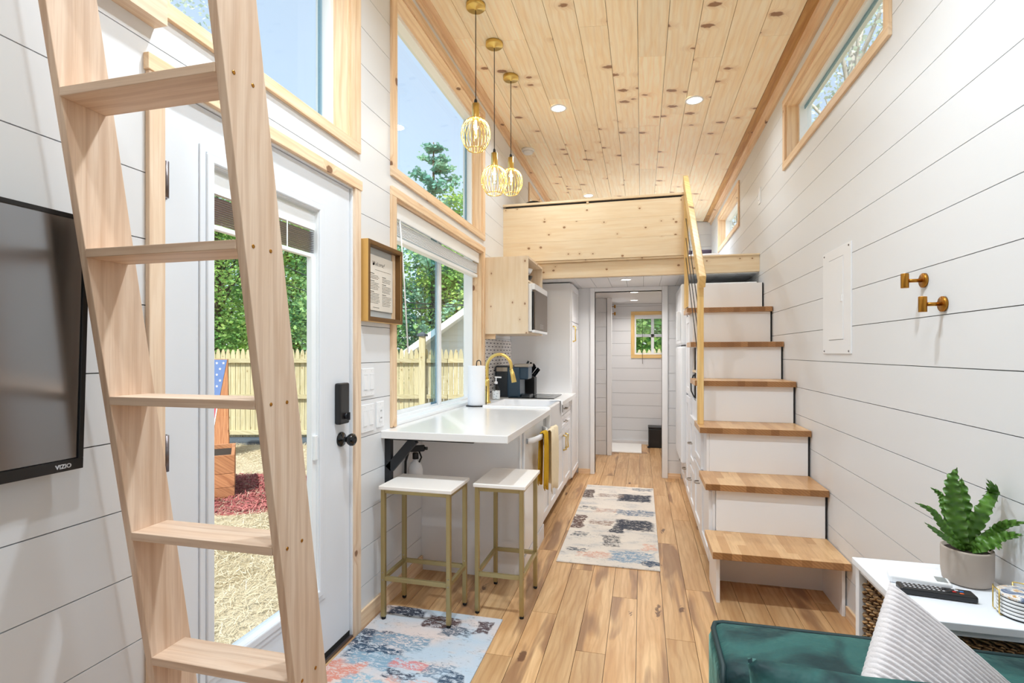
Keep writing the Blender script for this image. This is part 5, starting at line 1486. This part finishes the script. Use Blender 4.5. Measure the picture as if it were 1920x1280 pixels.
weld(soft_box(0.165, 0.93, -0.84, -0.62, 0.20, 0.62, 0.045, 0.003, seed=6).build('arm', M['velvet'], sf))
MB().box(0.17, 0.93, -0.80, 1.36, 0.12, 0.215).build('base', M['velvet'], sf, 0.01)
for (x, y) in ((0.22, 1.30), (0.88, 1.30), (0.22, -0.75), (0.88, -0.75)):
    MB().lathe([(0.014, 0), (0.022, 0.12)], (x, y, 0), 14).build('leg', wood('rail', 'z'), sf)
gp = pillow_mesh((0.40, 1.03, 0.56), (1, -0.03, 0.02), (0.0, 0.35, 0.94), (0, -0.94, 0.35), 0.40, 0.32, 0.11, n=24, pinch=0.04).build('velvet_cushion', M['velvet'])
weld(gp); tag(gp, 'small green velvet cushion leaning on the sofa arm', 'cushion')
T = Vector((0.508, 1.25, 0.812)); e1 = Vector((.17, -.05, -.15)).normalized(); e2 = Vector((-.11, -.15, -.13)).normalized()
nn = Vector((-.016, .0386, -.031)).normalized() * -1
S = 0.44
cen = T + e1 * S / 2 * 0.98 + e2 * S / 2 * 0.98
rp = pillow_mesh(cen, e1, e2, nn, S, S, 0.13, ribs=40, n=90, n2=280, pinch=0.03, ribamp=0.010).build('ribbed_pillow', M['plush'])
weld(rp); tag(rp, 'pale grey ribbed plush pillow standing on its corner on the sofa', 'pillow')
# ------------------------------------------------------------------ outdoors
GZ = -0.53
gd = MB().box(-60, 60, -40, 80, GZ - 0.2, GZ).build('ground', M['straw_ground']); gd['kind'] = 'structure'
def blades(name, n, xr, yr, z0, length, width, mat_, label, cat, tilt=0.3, inside=None):
    c = np.column_stack([rng.uniform(*xr, n), rng.uniform(*yr, n), np.full(n, z0)])
    if inside is not None: c = c[inside(c)]
    n = len(c)
    a = rng.uniform(0, 2 * PI, n); t = rng.normal(0, tilt, n); ln = rng.uniform(0.5, 1.2, n) * length
    d = np.column_stack([np.cos(a) * np.cos(t), np.sin(a) * np.cos(t), np.abs(np.sin(t))]) * ln[:, None] / 2
    s = np.column_stack([-np.sin(a), np.cos(a), rng.uniform(-.6, .6, n)]) * width / 2
    up = np.column_stack([np.zeros(n), np.zeros(n), rng.uniform(0.002, 0.03, n) + np.abs(d[:, 2])])
    c = c + up
    v = np.stack([c - d - s, c - d + s, c + d + s * .6, c + d - s * .6], 1).reshape(-1, 3)
    return quads(name, v, mat_, label, cat)
def quads(name, v, mat_, label=None, cat=None, parent=None, kind='stuff'):
    n = len(v) // 4
    me = bpy.data.meshes.new(name)
    me.vertices.add(len(v)); me.vertices.foreach_set('co', v.astype(np.float32).ravel())
    me.loops.add(4 * n); me.loops.foreach_set('vertex_index', np.arange(4 * n, dtype=np.int32))
    me.polygons.add(n); me.polygons.foreach_set('loop_start', np.arange(0, 4 * n, 4, dtype=np.int32)); me.polygons.foreach_set('loop_total', np.full(n, 4, np.int32))
    me.materials.append(mat_); me.update(calc_edges=True); me.validate()
    o = bpy.data.objects.new(name, me); link(o, parent)
    if kind: o['kind'] = kind
    if label: tag(o, label, cat)
    return o
blades('straw_cover', 90000, (-9.5, -1.8), (2.2, 9.4), GZ, 0.075, 0.004, M['straw'], 'loose pale straw scattered over the yard outside the door', 'straw')
mk = MB()
mk.prism([(-5.6 + 1.15 * math.cos(a), 5.72 + 0.95 * math.sin(a)) for a in [2 * PI * k / 24 for k in range(24)]], GZ, GZ + 0.02, 'z')
mu = mk.build('mulch_bed', M['mulch']); mu['kind'] = 'structure'; mu.name = 'mulch_bed'
for v_ in mu.data.vertices: v_.co.x += 0.6
blades('mulch_chips', 9000, (-6.2, -3.8), (4.7, 6.7), GZ + 0.02, 0.06, 0.012, M['mulch_chips'], 'red wood mulch chips around the raised planter outside', 'mulch', 0.3, lambda c: ((c[:, 0] + 5.0) / 1.12) ** 2 + ((c[:, 1] - 5.72) / .92) ** 2 < 1)
# raised planter: planks, two courses
rb = thing('raised_planter', 'stacked timber raised planter standing on red mulch outside the door', 'planter', (-5.5, 5.6, GZ))
def obox(parent, name, c, ax, ay, hx, hy, z0, z1, m_, bevel=0.0):
    c = Vector(c); ax = Vector(ax).normalized(); ay = Vector(ay).normalized(); p = []
    for z in (z0, z1):
        for sx, sy in ((-1, -1), (1, -1), (1, 1), (-1, 1)):
            q = c + ax * sx * hx + ay * sy * hy; p.append((q.x, q.y, z))
    return MB().hexa(p).build(name, m_, parent, bevel)
PC = Vector((-4.915, 5.43, 0))          # near right corner
AX, AY = Vector((-0.75, -0.66, 0)), Vector((-0.66, 0.75, 0))
zc_ = [GZ, GZ + 0.16, GZ + 0.33, GZ + 0.56]
for i in range(3):
    m_ = wood('redwood', 'x')
    obox(rb, 'plank', PC + AX * 0.9, AX, AY, 0.9, 0.02, zc_[i] + .002, zc_[i + 1] - .002, m_, 0.003)
    obox(rb, 'plank', PC + AX * 0.9 + AY * 0.9, AX, AY, 0.9, 0.02, zc_[i] + .002, zc_[i + 1] - .002, m_, 0.003)
    obox(rb, 'plank', PC + AX * 0.02 + AY * 0.45, AX, AY, 0.02, 0.43, zc_[i] + .002, zc_[i + 1] - .002, wood('redwood', 'y'), 0.003)
    obox(rb, 'plank', PC + AX * 1.78 + AY * 0.45, AX, AY, 0.02, 0.43, zc_[i] + .002, zc_[i + 1] - .002, wood('redwood', 'y'), 0.003)
obox(rb, 'soil', PC + AX * 0.9 + AY * 0.45, AX, AY, 0.85, 0.43, GZ, GZ + 0.50, M['soil'])
# fence line
FD = Vector((0.9703, 0.2418, 0)); FN = Vector((0.2418, -0.9703, 0)); F0 = Vector((-8.49, 8.81, 0))
fe = thing('picket_fence', 'light timber dog-ear picket fence running behind the house', 'fence', (F0.x, F0.y, GZ))
def fpt(t, n, z):
    q = F0 + FD * t + FN * n; return (q.x, q.y, z)
pm = {}
def picket_mesh(k):
    w = 0.046; mb = MB(); zt = 1.36; zb = GZ + 0.03
    poly = [(-w, zb), (w, zb), (w, zt - 0.13), (w * 0.72, zt - 0.05), (w * 0.28, zt), (-w * 0.28, zt), (-w * 0.72, zt - 0.05), (-w, zt - 0.13)]
    vs = []
    for n in (-0.008, 0.008):
        for (a, z) in poly:
            q = FD * a + FN * n; vs.append((q.x, q.y, z + 0.0))
    m = len(poly)
    mb.add(vs, [tuple(range(m)), tuple(reversed(range(m, 2 * m)))] + [(i, m + i, m + (i + 1) % m, (i + 1) % m) for i in range(m)])
    return mb.mesh('picket', wood('fence', 'z'))
pmesh = picket_mesh(0)
i = -24
while i < 150:
    o = bpy.data.objects.new('picket', pmesh); q = F0 + FD * (i * 0.1012)
    o.location = (q.x, q.y, rng.uniform(-.012, .012)); link(o, fe); i += 1
for z in (1.085, 0.355, -0.375):
    for k in range(-1, 7):
        MB().hexa([fpt(k * 2.4, 0.01, z), fpt(k * 2.4 + 2.39, 0.01, z), fpt(k * 2.4 + 2.39, 0.075, z), fpt(k * 2.4, 0.075, z),
                   fpt(k * 2.4, 0.01, z + 0.085), fpt(k * 2.4 + 2.39, 0.01, z + 0.085), fpt(k * 2.4 + 2.39, 0.075, z + 0.085), fpt(k * 2.4, 0.075, z + 0.085)]).build('rail', wood('fence', 'x'), fe)
MB().hexa([fpt(-2.4, 0.0, GZ), fpt(15, 0.0, GZ), fpt(15, 0.35, GZ), fpt(-2.4, 0.35, GZ), fpt(-2.4, 0.0, GZ + 0.10), fpt(15, 0.0, GZ + 0.10), fpt(15, 0.35, GZ + 0.06), fpt(-2.4, 0.35, GZ + 0.06)]).build('gravel_board', M['stonedark'], fe)
tp = 4.29
ps = MB().hexa([fpt(tp - .06, 0.05, GZ), fpt(tp + .06, 0.05, GZ), fpt(tp + .06, 0.17, GZ), fpt(tp - .06, 0.17, GZ), fpt(tp - .06, 0.05, 1.62), fpt(tp + .06, 0.05, 1.62), fpt(tp + .06, 0.17, 1.62), fpt(tp - .06, 0.17, 1.62)]).build('post', wood('fence', 'z'), fe)
q = fpt(tp, 0.11, 0)
c8 = [(-.085, -.085), (.085, -.085), (.085, .085), (-.085, .085)]
MB().hexa([(q[0] + a, q[1] + b, 1.62) for a, b in c8] + [(q[0] + a, q[1] + b, 1.66) for a, b in c8]).build('post_cap', M['stonedark'], ps)
MB().hexa([(q[0] + a, q[1] + b, 1.66) for a, b in c8] + [(q[0] + a * .1, q[1] + b * .1, 1.71) for a, b in c8]).build('post_cap', M['stonedark'], ps)
# painted flag board leaning before the fence
fl = thing('flag_board', 'wooden board with a stars and stripes flag leaning by the fence', 'flag', (-7.1, 7.6, GZ))
BX, BN = FD, FN
def fq(a, n, z): q = Vector((-7.02, 7.55, 0)) + FD * a + FN * n; return (q.x, q.y, z)
MB().hexa([fq(-0.55, 0, GZ), fq(0.075, 0, GZ), fq(0.075, 0.03, GZ), fq(-0.55, 0.03, GZ), fq(-0.55, -.0, 1.18), fq(0.05, -.0, 1.18), fq(0.05, .03, 1.18), fq(-0.55, .03, 1.18)]).build('board', wood('redwood', 'z'), fl, 0.003)
blu = plain('flag_blue', (98, 124, 176), 0.8); red_ = plain('flag_red', (206, 62, 80), 0.8); wht = plain('flag_white', (240, 238, 240), 0.8)
def flq(a0, a1, b0, b1, z0, z1, n): return [fq(a0, n, z0), fq(a1, n, z0), fq(b1, n, z1), fq(b0, n, z1)]
# hanging canton (stars) above, stripes below, the right side slants inward
edge = lambda z: 0.045 - (1.17 - z) * 0.20
MB().add(flq(-0.42, edge(0.42), -0.42, edge(1.17), 0.42, 1.17, 0.036), [(0, 1, 2, 3)]).build('canton', blu, fl)
sm = MB()
for r_ in range(7):
    for c_ in range(4):
        a = -0.36 + c_ * 0.115 + (r_ % 2) * 0.055; z = 1.11 - r_ * 0.10
        if a + 0.03 > edge(z): continue
        pv = []
        for k in range(10):
            rr_ = 0.026 if k % 2 == 0 else 0.011
            an = PI / 2 + k * PI / 5
            pv.append(fq(a + rr_ * math.cos(an), 0.040, z + rr_ * math.sin(an)))
        sm.add(pv, [tuple(range(10))])
sm.build('stars', wht, fl, kind='stuff')
x = -0.42; k = 0
while x < edge(0.42):
    w = 0.058
    x2 = min(x + w, edge(0.42))
    sh = 0.14 * (x + 0.42) / 0.35
    MB().add(flq(x - sh, x2 - sh - 0.01, x, x2, -0.30, 0.42, 0.036), [(0, 1, 2, 3)]).build('stripe', red_ if k % 2 == 0 else wht, fl)
    x = x2; k += 1
# neighbour building: gable wall with lap siding
ED, EN = Vector((0.9703, 0.2418, 0)), Vector((0.2418, -0.9703, 0))
nb = thing('neighbour_house', 'white gabled outbuilding rising behind the picket fence', 'building', (-2.98, 12.42, GZ))
def nq(a, n, z): q = Vector((-2.98, 12.42, 0)) + ED * a + EN * n; return (q.x, q.y, z)
PK = 3.10
z = GZ
while z < PK:
    hw = min(2.3, (PK - 0.05 - z) / 0.708)
    if hw > 0.1:
        MB().hexa([nq(-hw, 0, z), nq(hw, 0, z), nq(hw, 0.03, z), nq(-hw, 0.03, z), nq(-hw, 0, z + 0.15), nq(hw, 0, z + 0.15), nq(hw, 0.012, z + 0.15), nq(-hw, 0.012, z + 0.15)]).build('siding_board', M['siding'], nb)
    z += 0.15
EH = PK - 0.2 - 2.3 * 0.708
MB().hexa([nq(-2.3, -2.6, GZ), nq(2.3, -2.6, GZ), nq(2.3, -0.01, GZ), nq(-2.3, -0.01, GZ), nq(-2.3, -2.6, EH), nq(2.3, -2.6, EH), nq(2.3, -0.01, EH), nq(-2.3, -0.01, EH)]).build('body', M['siding'], nb)
MB().add([nq(-2.3, -0.02, EH), nq(2.3, -0.02, EH), nq(0, -0.02, PK - .2), nq(-2.3, -2.6, EH), nq(2.3, -2.6, EH), nq(0, -2.6, PK - .2)], [(0, 1, 2), (3, 5, 4), (0, 2, 5, 3), (1, 4, 5, 2)]).build('gable', M['siding'], nb)
for s in (-1, 1):
    def rq(a, n, dz): return nq(s * a, n, PK - a * 0.708 + dz)
    MB().hexa([rq(0, -2.8, 0), rq(2.7, -2.8, 0), rq(2.7, 0.75, 0), rq(0, 0.75, 0), rq(0, -2.8, 0.08), rq(2.7, -2.8, 0.08), rq(2.7, 0.75, 0.08), rq(0, 0.75, 0.08)]).build('roof', M['shingle'], nb)
    MB().hexa([rq(0, 0.75, -0.06), rq(2.72, 0.75, -0.06), rq(2.72, 0.78, -0.06), rq(0, 0.78, -0.06), rq(0, 0.75, 0.10), rq(2.72, 0.75, 0.10), rq(2.72, 0.78, 0.10), rq(0, 0.78, 0.10)]).build('rake_board', M['white'], nb)
    MB().hexa([rq(0, 0.0, -0.05), rq(2.7, 0.0, -0.05), rq(2.7, 0.75, -0.05), rq(0, 0.75, -0.05), rq(0, 0.0, -0.01), rq(2.7, 0.0, -0.01), rq(2.7, 0.75, -0.01), rq(0, 0.75, -0.01)]).build('soffit', M['white'], nb)
ll = MB()
for k in range(2):
    pts = [Vector((-9.5, 12.0, 3.7 - 0.5 * k)).lerp(Vector((-4.0, 12.0, 2.45)), u / 12) + Vector((0, 0, -0.35 * math.sin(PI * u / 12))) for u in range(13)]
    ll.tube(pts, 0.012, 5)
ll.build('overhead_wires', M['iron'], None, kind='stuff'); o = bpy.data.objects['overhead_wires']; tag(o, 'thin overhead wires sagging to the white outbuilding', 'wires')

# trees -------------------------------------------------------------
def tree(name, label, base, height, rx, rz, mat_, nclump=120, per=90, leaf=0.13, crown0=0.25, trunk_r=0.16, spread=0.45, trunkmat='trunk', seed=0, cat='tree', group='trees beyond the fence'):
    rg_ = np.random.default_rng(seed)
    r = thing(name, label, cat, base, group)
    b = np.array(base, float)
    zc = height * (crown0 + (1 - crown0) / 2); hz = height * (1 - crown0) / 2
    u = rg_.normal(size=(nclump, 3)); u /= np.linalg.norm(u, axis=1)[:, None]
    rad = rg_.uniform(0.25, 1.0, nclump) ** 0.6
    cc = b + np.array([0, 0, zc]) + u * rad[:, None] * np.array([rx, rx, hz])
    # taper the crown upwards
    f = (cc[:, 2] - b[2]) / height
    k = np.clip(1.25 - f * 0.75, 0.3, 1.1)
    cc[:, 0] = b[0] + (cc[:, 0] - b[0]) * k; cc[:, 1] = b[1] + (cc[:, 1] - b[1]) * k
    n = nclump * per
    ci = np.repeat(np.arange(nclump), per)
    d = rg_.normal(size=(n, 3)) * np.array([spread, spread, spread * 0.45])
    c = cc[ci] + d
    quads('foliage', leafverts(c, leaf, rg_), mat_, parent=r)
    tk = MB()
    tk.tube([b, b + (0.05, 0.03, height * .3), b + (0, 0.05, height * .65), b + (0.04, 0, height * 0.93)], [trunk_r, trunk_r * .8, trunk_r * .5, trunk_r * .15], 8)
    for j in range(0, min(nclump, 26)):
        e = cc[j]; s = b + np.array([0.03, 0.03, max(0.2, (e[2] - b[2]) * 0.72)])
        m_ = (s + e) / 2 + np.array([0, 0, 0.1])
        tk.tube([s, m_, e], [trunk_r * .35, trunk_r * .2, trunk_r * .07], 5, caps=False)
    tk.build('trunk', M[trunkmat], r, kind='stuff')
    return r
def leafverts(c, size, rg_):
    n = len(c)
    a = rg_.normal(size=(n, 3)); a /= np.linalg.norm(a, axis=1)[:, None]
    a[:, 2] *= 0.6
    t = rg_.normal(size=(n, 3)); bvec = np.cross(a, t); bvec /= np.linalg.norm(bvec, axis=1)[:, None]
    s = size * rg_.uniform(0.6, 1.2, n)[:, None]
    a = a * s * 0.62; bvec = bvec * s * 0.36
    return np.stack([c - a, c - bvec, c + a, c + bvec], 1).reshape(-1, 3)
def conifer(name, label, base, height, rad, mat_, seed=0):
    rg_ = np.random.default_rng(seed)
    r = thing(name, label, 'tree', base, 'trees beyond the fence')
    b = np.array(base, float); C = []; tk = MB()
    tk.tube([b, b + (0, 0, height * 0.5), b + (0, 0, height)], [0.2, 0.11, 0.02], 8)
    z = height * 0.15
    while z < height * 0.985:
        f = z / height; nb_ = 6; R_ = rad * (1 - f) ** 0.85 + 0.16
        for k in range(nb_):
            an = rg_.uniform(0, 2 * PI); L_ = R_ * rg_.uniform(0.6, 1.1); rise = rg_.uniform(0.05, 0.45)
            e = b + np.array([math.cos(an) * L_, math.sin(an) * L_, z + L_ * rise])
            s = b + np.array([0, 0, z]); tk.tube([s, (s + e) / 2 + (0, 0, -0.03 * L_), e], [0.03, 0.02, 0.008], 4, caps=False)
            m_ = int(150 * (L_ / rad) ** 0.8) + 26
            uu = rg_.uniform(0.2, 1.05, m_)[:, None]
            C.append(s + (e - s) * uu + rg_.normal(size=(m_, 3)) * np.array([.10, .10, .07]) * (0.45 + L_ * .38))
        z += height * 0.052 * (1.15 - f * 0.4)
    c = np.concatenate(C)
    quads('foliage', leafverts(c, 0.15, rg_), mat_, parent=r)
    tk.build('trunk', M['trunk'], r, kind='stuff')
    return r
conifer('conifer_tree', 'tall blue-green pine with its pointed top against the sky', (-7.0, 16.8, GZ), 9.1, 3.3, M['needle'], 4)
tree('leafy_tree', 'bright light-green leafy tree at the foot of the tall pine', (-6.15, 17.0, GZ), 7.3, 1.5, 2, M['leaf_light'], 130, 120, 0.13, 0.15, seed=11)
tree('leafy_tree', 'dense dark green tree behind the left pane of the kitchen window', (-8.3, 13.7, GZ), 6.6, 1.5, 2, M['leaf_dark'], 150, 130, 0.13, 0.05, seed=12)
tree('leafy_tree', 'mid-green tree behind the white outbuilding roof in the kitchen window', (-6.1, 19.5, GZ), 7.2, 2.3, 2, M['leaf_mid'], 150, 110, 0.16, 0.08, seed=13)
tree('leafy_tree', 'green tree behind the fence at the right edge of the door glass', (-10.9, 14.6, GZ), 7.0, 1.9, 2, M['leaf_mid'], 170, 95, 0.115, 0.04, seed=14)
tree('leafy_tree', 'bright green tree behind the fence in the middle of the door glass', (-13.0, 13.6, GZ), 7.6, 2.1, 2, M['leaf_mid'], 180, 95, 0.115, 0.04, seed=15)
tree('leafy_tree', 'dark green tree behind the fence at the left edge of the door glass', (-14.8, 11.6, GZ), 8.0, 2.1, 2, M['leaf_dark'], 180, 95, 0.115, 0.04, seed=16)
tree('leafy_tree', 'dark tree standing deep behind the others beyond the fence, left', (-16.5, 17.5, GZ), 8.2, 2.6, 2, M['leaf_dark'], 120, 80, 0.16, 0.02, seed=17)
tree('leafy_tree', 'dark tree standing deep behind the others beyond the fence, centre', (-12.6, 19.0, GZ), 7.0, 2.6, 2, M['leaf_dark'], 120, 80, 0.16, 0.02, seed=18)
tree('leafy_tree', 'sparse young-leaved tree touching the corner of the upper left window', (-10.6, 9.0, GZ), 11.0, 2.0, 2, M['leaf_spring'], 110, 40, 0.10, 0.35, trunk_r=0.10, seed=19, group='trees beyond the fence')
tree('leafy_tree', 'green trees seen through the small bathroom window', (0.6, 15.2, GZ), 6.0, 1.8, 2, M['leaf_mid'], 120, 90, 0.16, 0.05, seed=20)
tree('sparse_tree', 'pale thin-leaved tree seen through the high right window', (4.2, 12.0, GZ), 13.5, 3.2, 2, M['leaf_spring'], 150, 34, 0.10, 0.38, trunk_r=0.14, spread=0.6, trunkmat='trunk_pale', seed=21, group='trees right of the house')
tree('sparse_tree', 'pale thin-leaved tree standing farther behind the high right window', (7.0, 14.8, GZ), 14.5, 3.4, 2, M['leaf_spring'], 150, 34, 0.12, 0.38, trunk_r=0.14, spread=0.6, trunkmat='trunk_pale', seed=22, group='trees right of the house')
tree('sparse_tree', 'pale thin-leaved tree seen through the small loft window', (3.6, 21.0, GZ), 14.0, 3.0, 2, M['leaf_spring'], 130, 34, 0.13, 0.38, trunk_r=0.16, spread=0.6, trunkmat='trunk_pale', seed=23, group='trees right of the house')
